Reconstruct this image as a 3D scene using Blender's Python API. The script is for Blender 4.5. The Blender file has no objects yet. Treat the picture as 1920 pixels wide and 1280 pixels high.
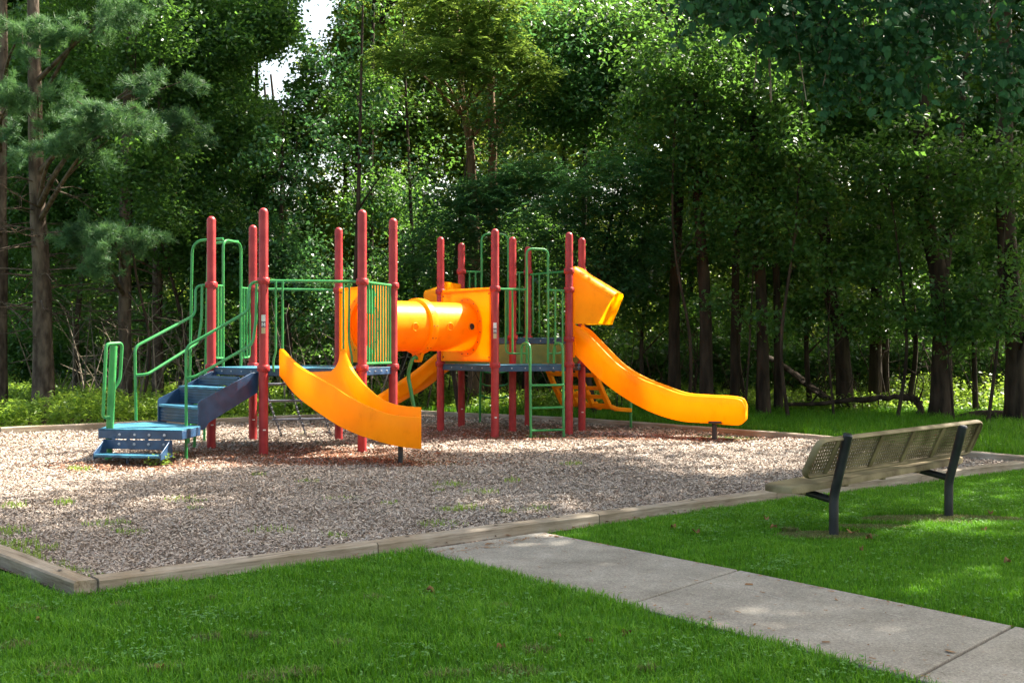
import bpy, math, random
import numpy as np
from mathutils import Vector

random.seed(11)
RNG = np.random.default_rng(7)
scene = bpy.context.scene
col = scene.collection

# ------------------------------------------------------------------ camera measures
F = 2100.0          # focal length in photo pixels (1920 wide)
EYE = 1.5
HZ = 650.0          # horizon row

def G(x, y, z=0.0):
    """ground (or height z) point seen at photo pixel x, y"""
    Y = F * (EYE - z) / (y - HZ)
    return ((x - 960.0) * Y / F, Y, z)

def P(x, y, Y):
    return ((x - 960.0) * Y / F, Y, EYE - (y - HZ) * Y / F)

def PX(x, Y):
    return (x - 960.0) * Y / F

def on_line(px, a, b):
    """plan point where the pixel column px meets the plan line a-b"""
    k = (px - 960.0) / F
    t = (k * a[1] - a[0]) / ((b[0] - a[0]) - k * (b[1] - a[1]))
    return (a[0] + (b[0] - a[0]) * t, a[1] + (b[1] - a[1]) * t)

SUN_AZ = math.radians(57)     # from +Y towards +X
SUN_EL = math.radians(50)
SUN_OFF = 1.0 / math.tan(SUN_EL)
SX, SY = math.sin(SUN_AZ) * SUN_OFF, math.cos(SUN_AZ) * SUN_OFF

# ------------------------------------------------------------------ materials
def new_mat(name):
    m = bpy.data.materials.new(name)
    m.use_nodes = True
    nt = m.node_tree
    b = nt.nodes['Principled BSDF']
    return m, nt, b

def N(nt, t, **kw):
    n = nt.nodes.new(t)
    for k, v in kw.items():
        if k in n.inputs.keys():
            n.inputs[k].default_value = v
        else:
            setattr(n, k, v)
    return n

def ramp(nt, stops, interp='LINEAR'):
    r = nt.nodes.new('ShaderNodeValToRGB')
    r.color_ramp.interpolation = interp
    e = r.color_ramp.elements
    while len(e) < len(stops):
        e.new(0.5)
    for i, (p, c) in enumerate(stops):
        e[i].position = p
        e[i].color = (*c, 1.0)
    return r

def coords(nt, scale=(1, 1, 1), kind='Object'):
    tc = nt.nodes.new('ShaderNodeTexCoord')
    mp = nt.nodes.new('ShaderNodeMapping')
    mp.inputs['Scale'].default_value = scale
    nt.links.new(tc.outputs[kind], mp.inputs['Vector'])
    return mp.outputs['Vector']

def noisy_mat(name, c1, c2, scale=8.0, rough=0.5, bump=0.0, bscale=60.0, stretch=(1, 1, 1), spec=0.5, detail=4.0, lo=0.35, hi=0.65):
    m, nt, b = new_mat(name)
    v = coords(nt, stretch)
    n = N(nt, 'ShaderNodeTexNoise', Scale=scale, Detail=detail)
    nt.links.new(v, n.inputs['Vector'])
    r = ramp(nt, [(lo, c1), (hi, c2)])
    nt.links.new(n.outputs['Fac'], r.inputs['Fac'])
    nt.links.new(r.outputs['Color'], b.inputs['Base Color'])
    b.inputs['Roughness'].default_value = rough
    b.inputs['Specular IOR Level'].default_value = spec
    if bump > 0:
        n2 = N(nt, 'ShaderNodeTexNoise', Scale=bscale, Detail=3.0)
        nt.links.new(v, n2.inputs['Vector'])
        bp = N(nt, 'ShaderNodeBump', Strength=bump, Distance=0.02)
        nt.links.new(n2.outputs['Fac'], bp.inputs['Height'])
        nt.links.new(bp.outputs['Normal'], b.inputs['Normal'])
    return m

def plastic_mat(name, c1, c2, trans):
    """rotomoulded plastic: satin, uneven fading, dull dirt film and fine scuffs; a little light comes through"""
    m, nt, b = new_mat(name)
    v = coords(nt)
    n = N(nt, 'ShaderNodeTexNoise', Scale=1.7, Detail=8.0, Roughness=0.7)
    nt.links.new(v, n.inputs['Vector'])
    r = ramp(nt, [(0.36, c1), (0.64, c2)])
    nt.links.new(n.outputs['Fac'], r.inputs['Fac'])
    d = N(nt, 'ShaderNodeTexNoise', Scale=3.6, Detail=9.0, Roughness=0.78)
    v2 = coords(nt, (1, 1, 0.55))
    nt.links.new(v2, d.inputs['Vector'])
    rd = ramp(nt, [(0.32, (0.70, 0.64, 0.7)), (0.43, (0.94, 0.92, 0.94)), (0.56, (1, 1, 1))])
    nt.links.new(d.outputs['Fac'], rd.inputs['Fac'])
    mu = N(nt, 'ShaderNodeMix', data_type='RGBA', blend_type='MULTIPLY')
    mu.inputs['Factor'].default_value = 1.0
    nt.links.new(r.outputs['Color'], mu.inputs['A'])
    nt.links.new(rd.outputs['Color'], mu.inputs['B'])
    nt.links.new(mu.outputs['Result'], b.inputs['Base Color'])
    n2 = N(nt, 'ShaderNodeTexNoise', Scale=11.0, Detail=8.0, Roughness=0.75)
    nt.links.new(v, n2.inputs['Vector'])
    mr = N(nt, 'ShaderNodeMapRange')
    b.inputs['Specular IOR Level'].default_value = 0.24
    mr.inputs['To Min'].default_value = 0.22
    mr.inputs['To Max'].default_value = 0.62
    nt.links.new(n2.outputs['Fac'], mr.inputs['Value'])
    nt.links.new(mr.outputs['Result'], b.inputs['Roughness'])
    bp = N(nt, 'ShaderNodeBump', Strength=0.05, Distance=0.005)
    nt.links.new(n2.outputs['Fac'], bp.inputs['Height'])
    nt.links.new(bp.outputs['Normal'], b.inputs['Normal'])
    tr = N(nt, 'ShaderNodeBsdfTranslucent')
    tr.inputs['Color'].default_value = (*trans, 1)
    mx = nt.nodes.new('ShaderNodeMixShader')
    mx.inputs[0].default_value = 0.5
    out = nt.nodes['Material Output']
    nt.links.new(b.outputs[0], mx.inputs[1])
    nt.links.new(tr.outputs[0], mx.inputs[2])
    nt.links.new(mx.outputs[0], out.inputs['Surface'])
    return m

def leaf_mat(name, dark, mid, light, trans, tfac=0.4, rough=0.4, gloss=0.45):
    """tint is a random number per leaf (natural colour spread)"""
    m, nt, b = new_mat(name)
    at = N(nt, 'ShaderNodeAttribute', attribute_name='tint')
    r = ramp(nt, [(0.1, dark), (0.5, mid), (0.95, light)])
    nt.links.new(at.outputs['Fac'], r.inputs['Fac'])
    nt.links.new(r.outputs['Color'], b.inputs['Base Color'])
    b.inputs['Roughness'].default_value = rough
    b.inputs['Specular IOR Level'].default_value = gloss
    tr = N(nt, 'ShaderNodeBsdfTranslucent')
    r2 = ramp(nt, [(0.1, tuple(c * 0.55 for c in trans)), (0.9, trans)])
    nt.links.new(at.outputs['Fac'], r2.inputs['Fac'])
    nt.links.new(r2.outputs['Color'], tr.inputs['Color'])
    mx = nt.nodes.new('ShaderNodeMixShader')
    mx.inputs[0].default_value = tfac
    out = nt.nodes['Material Output']
    nt.links.new(b.outputs[0], mx.inputs[1])
    nt.links.new(tr.outputs[0], mx.inputs[2])
    nt.links.new(mx.outputs[0], out.inputs['Surface'])
    return m

M = {}
M['red'] = noisy_mat('faded_red_coating', (0.26, 0.018, 0.021), (0.37, 0.037, 0.038), 6.0, 0.42, 0.05, 90, spec=0.3, detail=9, lo=0.3, hi=0.6)
M['green'] = noisy_mat('green_coating', (0.025, 0.20, 0.048), (0.042, 0.265, 0.07), 6.0, 0.35, spec=0.5)
M['navy'] = noisy_mat('navy_coating', (0.012, 0.036, 0.080), (0.026, 0.070, 0.145), 6.0, 0.38, 0.1, 120, detail=9)
M['turq'] = noisy_mat('faded_turquoise_coating', (0.012, 0.075, 0.13), (0.045, 0.20, 0.29), 5.0, 0.42, 0.5, 110, detail=9, lo=0.36, hi=0.56)
M['plastic'] = plastic_mat('orange_yellow_plastic', (0.95, 0.38, 0.0), (0.98, 0.47, 0.0), (1.0, 0.48, 0.0))
M['steel'] = noisy_mat('galvanised_steel', (0.30, 0.30, 0.32), (0.45, 0.45, 0.47), 20, 0.4)
M['darksteel'] = noisy_mat('dull_grey_steel', (0.09, 0.10, 0.13), (0.16, 0.17, 0.21), 20, 0.45)
M['chain'] = noisy_mat('dark_chain', (0.05, 0.055, 0.08), (0.10, 0.11, 0.14), 20, 0.45)
M['black'] = noisy_mat('black_coating', (0.012, 0.013, 0.016), (0.03, 0.03, 0.035), 6, 0.38, 0.1, 80)
M['rust'] = noisy_mat('brown_painted_steel', (0.03, 0.018, 0.015), (0.06, 0.03, 0.022), 10, 0.55)
M['tan'] = noisy_mat('tan_coating', (0.085, 0.060, 0.025), (0.235, 0.185, 0.095), 4.5, 0.6, 0.15, 60, spec=0.25, detail=10, lo=0.3, hi=0.6)
M['olive'] = noisy_mat('olive_green_panel', (0.11, 0.16, 0.03), (0.16, 0.22, 0.045), 4, 0.45)
M['leafgreen'] = noisy_mat('leaf_green_panel', (0.02, 0.16, 0.04), (0.035, 0.22, 0.055), 6, 0.5)
M['dark'] = noisy_mat('dark_recess', (0.012, 0.012, 0.012), (0.02, 0.02, 0.02), 6, 0.8)
M['white'] = noisy_mat('white_sticker', (0.6, 0.6, 0.58), (0.75, 0.75, 0.72), 30, 0.5)
M['scratch'] = noisy_mat('pale_scrape', (0.30, 0.285, 0.25), (0.46, 0.44, 0.40), 60, 0.85)
M['stkgrey'] = noisy_mat('grey_sticker', (0.10, 0.11, 0.13), (0.16, 0.17, 0.19), 60, 0.5)
M['stktan'] = noisy_mat('tan_sticker', (0.42, 0.34, 0.18), (0.5, 0.42, 0.25), 60, 0.5)
M['bark'] = noisy_mat('forest_bark', (0.018, 0.013, 0.009), (0.062, 0.044, 0.03), 7, 0.9, 0.9, 22, (1, 1, 0.22), spec=0.15)
M['barkpine'] = noisy_mat('pine_bark', (0.035, 0.025, 0.018), (0.125, 0.095, 0.07), 8, 0.9, 0.9, 24, (1, 1, 0.35), spec=0.15)
M['barkred'] = noisy_mat('locust_bark', (0.07, 0.042, 0.024), (0.17, 0.105, 0.06), 8, 0.9, 0.9, 22, (1, 1, 0.2), spec=0.15)
M['twig'] = noisy_mat('dead_twig', (0.12, 0.095, 0.07), (0.24, 0.20, 0.15), 8, 0.9, spec=0.15)
M['deadleaf'] = noisy_mat('dry_leaf', (0.12, 0.055, 0.02), (0.30, 0.16, 0.07), 14, 0.8, spec=0.2)

M['leaf'] = leaf_mat('broad_leaf', (0.025, 0.074, 0.020), (0.050, 0.132, 0.033), (0.105, 0.205, 0.046), (0.155, 0.335, 0.045), 0.46)
M['leafcool'] = leaf_mat('cool_leaf', (0.024, 0.078, 0.034), (0.048, 0.135, 0.054), (0.095, 0.21, 0.080), (0.115, 0.30, 0.07), 0.42)
M['leafyel'] = leaf_mat('yellow_green_leaf', (0.035, 0.095, 0.018), (0.07, 0.155, 0.028), (0.15, 0.225, 0.042), (0.28, 0.42, 0.06), 0.46)
M['vine'] = leaf_mat('vine_leaf', (0.015, 0.055, 0.024), (0.028, 0.095, 0.040), (0.06, 0.16, 0.06), (0.07, 0.21, 0.04), 0.3, 0.6, 0.15)
M['needle'] = leaf_mat('pine_needle', (0.028, 0.08, 0.033), (0.052, 0.14, 0.055), (0.11, 0.22, 0.085), (0.13, 0.27, 0.07), 0.3, 0.5, 0.3)
M['farleaf'] = leaf_mat('far_wood_leaf', (0.03, 0.07, 0.012), (0.07, 0.13, 0.02), (0.13, 0.19, 0.03), (0.30, 0.42, 0.05), 0.5)
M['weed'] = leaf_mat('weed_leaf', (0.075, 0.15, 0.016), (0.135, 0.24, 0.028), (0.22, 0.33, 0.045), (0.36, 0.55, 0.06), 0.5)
M['grass'] = leaf_mat('lawn_blade', (0.028, 0.10, 0.004), (0.062, 0.20, 0.010), (0.165, 0.325, 0.022), (0.18, 0.46, 0.014), 0.35, 0.55, 0.2)
M['drygrass'] = leaf_mat('thin_dry_blade', (0.06, 0.075, 0.02), (0.13, 0.15, 0.04), (0.25, 0.24, 0.10), (0.25, 0.28, 0.06), 0.3, 0.6)

def chip_mat():
    m, nt, b = new_mat('wood_chip')
    at = N(nt, 'ShaderNodeAttribute', attribute_name='tint')
    r = ramp(nt, [(0.0, (0.085, 0.062, 0.047)), (0.2, (0.20, 0.155, 0.122)), (0.5, (0.335, 0.275, 0.228)), (0.8, (0.44, 0.372, 0.31)), (1.0, (0.58, 0.515, 0.44))])
    nt.links.new(at.outputs['Fac'], r.inputs['Fac'])
    nt.links.new(r.outputs['Color'], b.inputs['Base Color'])
    b.inputs['Roughness'].default_value = 0.75
    b.inputs['Specular IOR Level'].default_value = 0.25
    return m
M['chip'] = chip_mat()
M['chipred'] = noisy_mat('fresh_reddish_chip', (0.13, 0.055, 0.03), (0.30, 0.15, 0.085), 40, 0.8, spec=0.2)

def mulch_mat():
    m, nt, b = new_mat('mulch_floor')
    v = coords(nt)
    vo = N(nt, 'ShaderNodeTexVoronoi', Scale=45.0)
    nt.links.new(v, vo.inputs['Vector'])
    r = ramp(nt, [(0.0, (0.06, 0.042, 0.03)), (0.5, (0.20, 0.15, 0.115)), (1.0, (0.36, 0.285, 0.225))])
    sep = N(nt, 'ShaderNodeSeparateColor')
    nt.links.new(vo.outputs['Color'], sep.inputs[0])
    nt.links.new(sep.outputs[0], r.inputs['Fac'])
    n = N(nt, 'ShaderNodeTexNoise', Scale=0.9, Detail=5.0)
    nt.links.new(v, n.inputs['Vector'])
    r2 = ramp(nt, [(0.35, (0.62, 0.58, 0.55)), (0.65, (1, 1, 1))])
    nt.links.new(n.outputs['Fac'], r2.inputs['Fac'])
    mx = N(nt, 'ShaderNodeMix', data_type='RGBA', blend_type='MULTIPLY')
    mx.inputs['Factor'].default_value = 1.0
    nt.links.new(r.outputs['Color'], mx.inputs['A'])
    nt.links.new(r2.outputs['Color'], mx.inputs['B'])
    nt.links.new(mx.outputs['Result'], b.inputs['Base Color'])
    b.inputs['Roughness'].default_value = 0.95
    b.inputs['Specular IOR Level'].default_value = 0.15
    bp = N(nt, 'ShaderNodeBump', Strength=0.9, Distance=0.02)
    nt.links.new(vo.outputs['Distance'], bp.inputs['Height'])
    nt.links.new(bp.outputs['Normal'], b.inputs['Normal'])
    return m
M['mulch'] = mulch_mat()

def ground_mat():
    m, nt, b = new_mat('soil_and_litter')
    v = coords(nt)
    n = N(nt, 'ShaderNodeTexNoise', Scale=0.45, Detail=8.0, Roughness=0.65)
    nt.links.new(v, n.inputs['Vector'])
    r = ramp(nt, [(0.36, (0.055, 0.036, 0.022)), (0.48, (0.085, 0.06, 0.034)), (0.54, (0.045, 0.075, 0.017)), (0.7, (0.06, 0.12, 0.02))])
    nt.links.new(n.outputs['Fac'], r.inputs['Fac'])
    n2 = N(nt, 'ShaderNodeTexNoise', Scale=26.0, Detail=5.0)
    nt.links.new(v, n2.inputs['Vector'])
    r2 = ramp(nt, [(0.3, (0.45, 0.45, 0.45)), (0.7, (1.2, 1.15, 1.0))])
    nt.links.new(n2.outputs['Fac'], r2.inputs['Fac'])
    mx = N(nt, 'ShaderNodeMix', data_type='RGBA', blend_type='MULTIPLY')
    mx.inputs['Factor'].default_value = 1.0
    nt.links.new(r.outputs['Color'], mx.inputs['A'])
    nt.links.new(r2.outputs['Color'], mx.inputs['B'])
    nt.links.new(mx.outputs['Result'], b.inputs['Base Color'])
    b.inputs['Roughness'].default_value = 0.95
    b.inputs['Specular IOR Level'].default_value = 0.1
    bp = N(nt, 'ShaderNodeBump', Strength=0.8, Distance=0.03)
    nt.links.new(n2.outputs['Fac'], bp.inputs['Height'])
    nt.links.new(bp.outputs['Normal'], b.inputs['Normal'])
    return m
M['ground'] = ground_mat()

def lawn_mat():
    m, nt, b = new_mat('lawn_turf')
    v = coords(nt)
    n = N(nt, 'ShaderNodeTexNoise', Scale=38.0, Detail=4.0)
    nt.links.new(v, n.inputs['Vector'])
    r = ramp(nt, [(0.3, (0.03, 0.05, 0.012)), (0.6, (0.045, 0.10, 0.014)), (0.8, (0.08, 0.11, 0.03))])
    nt.links.new(n.outputs['Fac'], r.inputs['Fac'])
    nt.links.new(r.outputs['Color'], b.inputs['Base Color'])
    b.inputs['Roughness'].default_value = 0.95
    b.inputs['Specular IOR Level'].default_value = 0.1
    return m
M['lawn'] = lawn_mat()

def concrete_mat():
    m, nt, b = new_mat('broomed_concrete')
    v = coords(nt)
    n = N(nt, 'ShaderNodeTexNoise', Scale=1.6, Detail=9.0, Roughness=0.7)
    nt.links.new(v, n.inputs['Vector'])
    r = ramp(nt, [(0.30, (0.13, 0.115, 0.092)), (0.42, (0.215, 0.195, 0.162)), (0.56, (0.27, 0.247, 0.208)), (0.7, (0.34, 0.312, 0.268))])
    nt.links.new(n.outputs['Fac'], r.inputs['Fac'])
    vo = N(nt, 'ShaderNodeTexNoise', Scale=75.0, Detail=5.0, Roughness=0.85)
    nt.links.new(v, vo.inputs['Vector'])
    r2 = ramp(nt, [(0.30, (0.25, 0.25, 0.24)), (0.45, (0.82, 0.82, 0.82)), (0.58, (1.08, 1.08, 1.08)), (0.70, (2.0, 2.0, 1.95))])
    nt.links.new(vo.outputs['Fac'], r2.inputs['Fac'])
    mx = N(nt, 'ShaderNodeMix', data_type='RGBA', blend_type='MULTIPLY')
    mx.inputs['Factor'].default_value = 1.0
    nt.links.new(r.outputs['Color'], mx.inputs['A'])
    nt.links.new(r2.outputs['Color'], mx.inputs['B'])
    nt.links.new(mx.outputs['Result'], b.inputs['Base Color'])
    b.inputs['Roughness'].default_value = 0.85
    b.inputs['Specular IOR Level'].default_value = 0.3
    bp = N(nt, 'ShaderNodeBump', Strength=0.5, Distance=0.006)
    nt.links.new(vo.outputs['Fac'], bp.inputs['Height'])
    nt.links.new(bp.outputs['Normal'], b.inputs['Normal'])
    return m
M['concrete'] = concrete_mat()

def timber_mat():
    m, nt, b = new_mat('weathered_timber')
    v = coords(nt, (1, 14, 14))
    n = N(nt, 'ShaderNodeTexNoise', Scale=1.6, Detail=8.0, Roughness=0.7)
    nt.links.new(v, n.inputs['Vector'])
    r = ramp(nt, [(0.28, (0.09, 0.07, 0.052)), (0.42, (0.25, 0.205, 0.155)), (0.6, (0.37, 0.32, 0.255)), (0.75, (0.46, 0.41, 0.34))])
    nt.links.new(n.outputs['Fac'], r.inputs['Fac'])
    v2 = coords(nt, (0.8, 1, 1))
    n2 = N(nt, 'ShaderNodeTexNoise', Scale=2.3, Detail=4.0)
    nt.links.new(v2, n2.inputs['Vector'])
    r2 = ramp(nt, [(0.3, (0.7, 0.62, 0.5)), (0.6, (1, 1, 1))])
    nt.links.new(n2.outputs['Fac'], r2.inputs['Fac'])
    mx = N(nt, 'ShaderNodeMix', data_type='RGBA', blend_type='MULTIPLY')
    mx.inputs['Factor'].default_value = 1.0
    nt.links.new(r.outputs['Color'], mx.inputs['A'])
    nt.links.new(r2.outputs['Color'], mx.inputs['B'])
    nt.links.new(mx.outputs['Result'], b.inputs['Base Color'])
    b.inputs['Roughness'].default_value = 0.9
    b.inputs['Specular IOR Level'].default_value = 0.2
    bp = N(nt, 'ShaderNodeBump', Strength=0.7, Distance=0.01)
    nt.links.new(n.outputs['Fac'], bp.inputs['Height'])
    nt.links.new(bp.outputs['Normal'], b.inputs['Normal'])
    return m
M['timber'] = timber_mat()

# ------------------------------------------------------------------ mesh helpers
class MB:
    def __init__(s):
        s.v, s.f = [], []

    def add(s, vs, fs):
        o = len(s.v)
        s.v += [tuple(p) for p in vs]
        s.f += [tuple(i + o for i in f) for f in fs]
        return s

    def box(s, c, size, ax=(1, 0, 0), up=(0, 0, 1)):
        x = Vector(ax).normalized()
        u = Vector(up)
        y = u.cross(x).normalized()
        z = x.cross(y).normalized()
        c = Vector(c)
        hx, hy, hz = size[0] / 2, size[1] / 2, size[2] / 2
        vs = [c + x * (hx * i) + y * (hy * j) + z * (hz * k) for k in (-1, 1) for j in (-1, 1) for i in (-1, 1)]
        return s.add(vs, [(0, 2, 3, 1), (4, 5, 7, 6), (0, 1, 5, 4), (2, 6, 7, 3), (0, 4, 6, 2), (1, 3, 7, 5)])

    def prism(s, poly, z0, z1):
        """plan polygon (counter-clockwise) from z0 to z1"""
        n = len(poly)
        vs = [(p[0], p[1], z0) for p in poly] + [(p[0], p[1], z1) for p in poly]
        fs = [tuple(reversed(range(n))), tuple(range(n, 2 * n))]
        fs += [(i, (i + 1) % n, n + (i + 1) % n, n + i) for i in range(n)]
        return s.add(vs, fs)

    def plate(s, pts, thick):
        """a flat polygon in space, given a thickness to both sides"""
        p = [Vector(q) for q in pts]
        n = Vector((0, 0, 0))
        for i in range(len(p)):
            n += (p[i] - p[0]).cross(p[(i + 1) % len(p)] - p[0])
        n.normalize()
        k = len(p)
        vs = [q - n * thick / 2 for q in p] + [q + n * thick / 2 for q in p]
        fs = [tuple(reversed(range(k))), tuple(range(k, 2 * k))]
        fs += [(i, (i + 1) % k, k + (i + 1) % k, k + i) for i in range(k)]
        return s.add(vs, fs)

    def tube(s, path, r, n=10, dome=False):
        p = [Vector(q) for q in path]
        k = len(p)
        rs = r if isinstance(r, (list, tuple)) else [r] * k
        t0 = (p[1] - p[0]).normalized()
        ref = Vector((0, 0, 1)) if abs(t0.z) < 0.9 else Vector((1, 0, 0))
        nrm = (ref - t0 * ref.dot(t0)).normalized()
        vs, fs = [], []
        for i in range(k):
            a = p[i] - p[i - 1] if i > 0 else p[1] - p[0]
            b = p[i + 1] - p[i] if i < k - 1 else p[i] - p[i - 1]
            t = (a.normalized() + b.normalized())
            t = t.normalized() if t.length > 1e-6 else b.normalized()
            nrm = (nrm - t * nrm.dot(t)).normalized()
            bn = t.cross(nrm)
            for j in range(n):
                an = 2 * math.pi * j / n
                vs.append(p[i] + (nrm * math.cos(an) + bn * math.sin(an)) * rs[i])
        for i in range(k - 1):
            for j in range(n):
                fs.append((i * n + j, i * n + (j + 1) % n, (i + 1) * n + (j + 1) % n, (i + 1) * n + j))
        fs.append(tuple(reversed(range(n))))
        fs.append(tuple((k - 1) * n + j for j in range(n)))
        return s.add(vs, fs)

    def rings(s, rings, close=True, cap=True):
        """loft through equal-length rings"""
        n = len(rings[0])
        vs = [q for r in rings for q in r]
        fs = []
        for i in range(len(rings) - 1):
            for j in range(n if close else n - 1):
                fs.append((i * n + j, i * n + (j + 1) % n, (i + 1) * n + (j + 1) % n, (i + 1) * n + j))
        if cap and close:
            fs.append(tuple(reversed(range(n))))
            fs.append(tuple((len(rings) - 1) * n + j for j in range(n)))
        return s.add(vs, fs)

    def ball(s, c, r, n=8):
        vs, fs = [], []
        m = n // 2
        for i in range(m + 1):
            th = math.pi * i / m
            for j in range(n):
                ph = 2 * math.pi * j / n
                vs.append((c[0] + r * math.sin(th) * math.cos(ph), c[1] + r * math.sin(th) * math.sin(ph), c[2] + r * math.cos(th)))
        for i in range(m):
            for j in range(n):
                fs.append((i * n + j, (i + 1) * n + j, (i + 1) * n + (j + 1) % n, i * n + (j + 1) % n))
        return s.add(vs, fs)

    def each(s, name, mat, parent=None, **kw):
        """every separate piece as an object of its own"""
        par = list(range(len(s.v)))
        def find(i):
            while par[i] != i:
                par[i] = par[par[i]]
                i = par[i]
            return i
        for f in s.f:
            r = find(f[0])
            for i in f[1:]:
                par[find(i)] = r
        groups = {}
        for f in s.f:
            groups.setdefault(find(f[0]), []).append(f)
        out = []
        for fs in groups.values():
            m = MB()
            ids = sorted({i for f in fs for i in f})
            mp = {i: k for k, i in enumerate(ids)}
            m.v = [s.v[i] for i in ids]
            m.f = [tuple(mp[i] for i in f) for f in fs]
            out.append(m.build(name, mat, parent, **kw))
        return out

    def build(s, name, mat, parent=None, bevel=0.0, smooth=True, angle=35, seg=2, label=None):
        me = bpy.data.meshes.new(name)
        me.from_pydata(s.v, [], s.f)
        me.materials.append(mat)
        if smooth:
            me.polygons.foreach_set('use_smooth', [True] * len(me.polygons))
            me.set_sharp_from_angle(angle=math.radians(angle))
        me.update()
        o = bpy.data.objects.new(name, me)
        col.objects.link(o)
        if parent is not None:
            o.parent = parent
            o.matrix_parent_inverse.identity()
            # vertices are given in world space: bring them to the parent's frame
            w = parent_origin(parent)
            if w != (0, 0, 0):
                me.transform(__import__('mathutils').Matrix.Translation(Vector(w) * -1))
        if bevel > 0:
            bv = o.modifiers.new('bevel', 'BEVEL')
            bv.width = bevel
            bv.segments = seg
            bv.limit_method = 'ANGLE'
            bv.angle_limit = math.radians(40)
        if label:
            o['label'] = label
        return o

def parent_origin(o):
    v = Vector((0, 0, 0))
    while o is not None:
        v += o.location
        o = o.parent
    return tuple(v)

def thing(name, label, cat, loc=(0, 0, 0), group=None):
    o = bpy.data.objects.new(name, None)
    o.empty_display_size = 0.2
    o.location = loc
    col.objects.link(o)
    return tag(o, label, cat, group)

def tag(o, label, cat, group=None, kind=None):
    o['label'] = label
    o['category'] = cat
    if group:
        o['group'] = group
    if kind:
        o['kind'] = kind
    return o

def struct(o):
    o['kind'] = 'structure'
    return o

def fillet(pts, r, n=6):
    """round the inner corners of a polyline"""
    p = [Vector(q) for q in pts]
    out = [p[0]]
    for i in range(1, len(p) - 1):
        a, b, c = p[i - 1], p[i], p[i + 1]
        u, v = (a - b), (c - b)
        d = min(r, u.length * 0.48, v.length * 0.48)
        s, e = b + u.normalized() * d, b + v.normalized() * d
        for k in range(n + 1):
            t = k / n
            out.append(s * (1 - t) ** 2 + b * 2 * t * (1 - t) + e * t * t)
    out.append(p[-1])
    return out

def smooth_pts(pts, per=5):
    """Catmull-Rom through the points (any dimension)"""
    p = np.array(pts, float)
    q = np.vstack([2 * p[0] - p[1], p, 2 * p[-1] - p[-2]])
    out = []
    for i in range(1, len(q) - 2):
        for k in range(per):
            t = k / per
            out.append(0.5 * ((2 * q[i]) + (-q[i - 1] + q[i + 1]) * t + (2 * q[i - 1] - 5 * q[i] + 4 * q[i + 1] - q[i + 2]) * t * t
                              + (-q[i - 1] + 3 * q[i] - 3 * q[i + 1] + q[i + 2]) * t ** 3))
    out.append(p[-1])
    return np.array(out)

def np_mesh(name, verts, faces_idx, nside, mat, parent=None, tint=None, origin=None):
    """mesh from numpy arrays: faces_idx (M,nside)"""
    verts = np.asarray(verts, np.float32)
    if parent is not None:
        verts = verts - np.array(parent_origin(parent), np.float32)
    me = bpy.data.meshes.new(name)
    me.vertices.add(len(verts))
    me.vertices.foreach_set('co', verts.ravel())
    m = len(faces_idx)
    me.loops.add(m * nside)
    me.loops.foreach_set('vertex_index', np.asarray(faces_idx, np.int32).ravel())
    me.polygons.add(m)
    me.polygons.foreach_set('loop_start', np.arange(0, m * nside, nside, dtype=np.int32))
    me.update(calc_edges=True)
    me.materials.append(mat)
    if tint is not None:
        a = me.attributes.new('tint', 'FLOAT', 'FACE')
        a.data.foreach_set('value', np.clip(tint, 0, 1).astype(np.float32))
    o = bpy.data.objects.new(name, me)
    col.objects.link(o)
    if parent is not None:
        o.parent = parent
    return o

def in_poly(px, py, poly):
    inside = np.zeros(px.shape, bool)
    n = len(poly)
    j = n - 1
    for i in range(n):
        xi, yi = poly[i][0], poly[i][1]
        xj, yj = poly[j][0], poly[j][1]
        c = ((yi > py) != (yj > py)) & (px < (xj - xi) * (py - yi) / (yj - yi + 1e-12) + xi)
        inside ^= c
        j = i
    return inside
# ------------------------------------------------------------------ the setting on the ground
BED = [(-2.63, 6.72), (-0.68, 8.20), (2.55, 10.94), (6.20, 13.72), (6.9, 14.25), (6.25, 15.3), (4.85, 18.2), (1.5, 22.3), (-2.1, 25.0), (-5.85, 22.0), (-8.9, 19.4), (-12.4, 16.5)]
PATH_L = [(-0.68, 8.16), (0.658, 6.43), (1.797, 5.0), (2.94, 3.57), (4.08, 2.14)]
PATH_R = [(0.24, 8.95), (1.503, 7.43), (2.66, 5.943), (3.81, 4.46), (4.95, 2.97)]
PATH_POLY = PATH_L + PATH_R[::-1]

g = MB()
g.add([(-160, -60, -0.02), (160, -60, -0.02), (160, 240, -0.02), (-160, 240, -0.02)], [(0, 1, 2, 3)])
struct(g.build('ground', M['ground'], smooth=False))

# lawn turf sheets: the near lawn, and the mown strip beyond the bed on the left
g = MB()
g.add([(x, y, -0.008) for x, y in [(-22, -6), (22, -6), (22, 15.5), (7.2, 15.3), (6.2, 13.6), (2.55, 10.9), (-2.6, 6.8), (-12.3, 16.6), (-22, 22)]], [tuple(range(9))])
struct(g.build('lawn', M['lawn'], smooth=False))

def mulch_h(x, y):
    """gentle unevenness of the chips, hollows worn under the slide ends and steps"""
    h = 0.016 * np.sin(x * 1.3 + 1.1 * np.sin(y * 0.8)) * np.sin(y * 1.1 + 0.7) + 0.010 * np.sin(x * 3.7 + 2.0) * np.sin(y * 3.1 + np.sin(x * 2.2))
    for cx, cy, r, d in ((-1.0, 14.4, 0.75, 0.045), (3.5, 18.5, 0.8, 0.05), (0.4, 18.2, 0.6, 0.03), (-4.7, 13.9, 0.7, 0.03), (-3.0, 16.6, 1.6, 0.015)):
        h = h - d * np.exp(-((x - cx) ** 2 + (y - cy) ** 2) / r ** 2)
    return h

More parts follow.
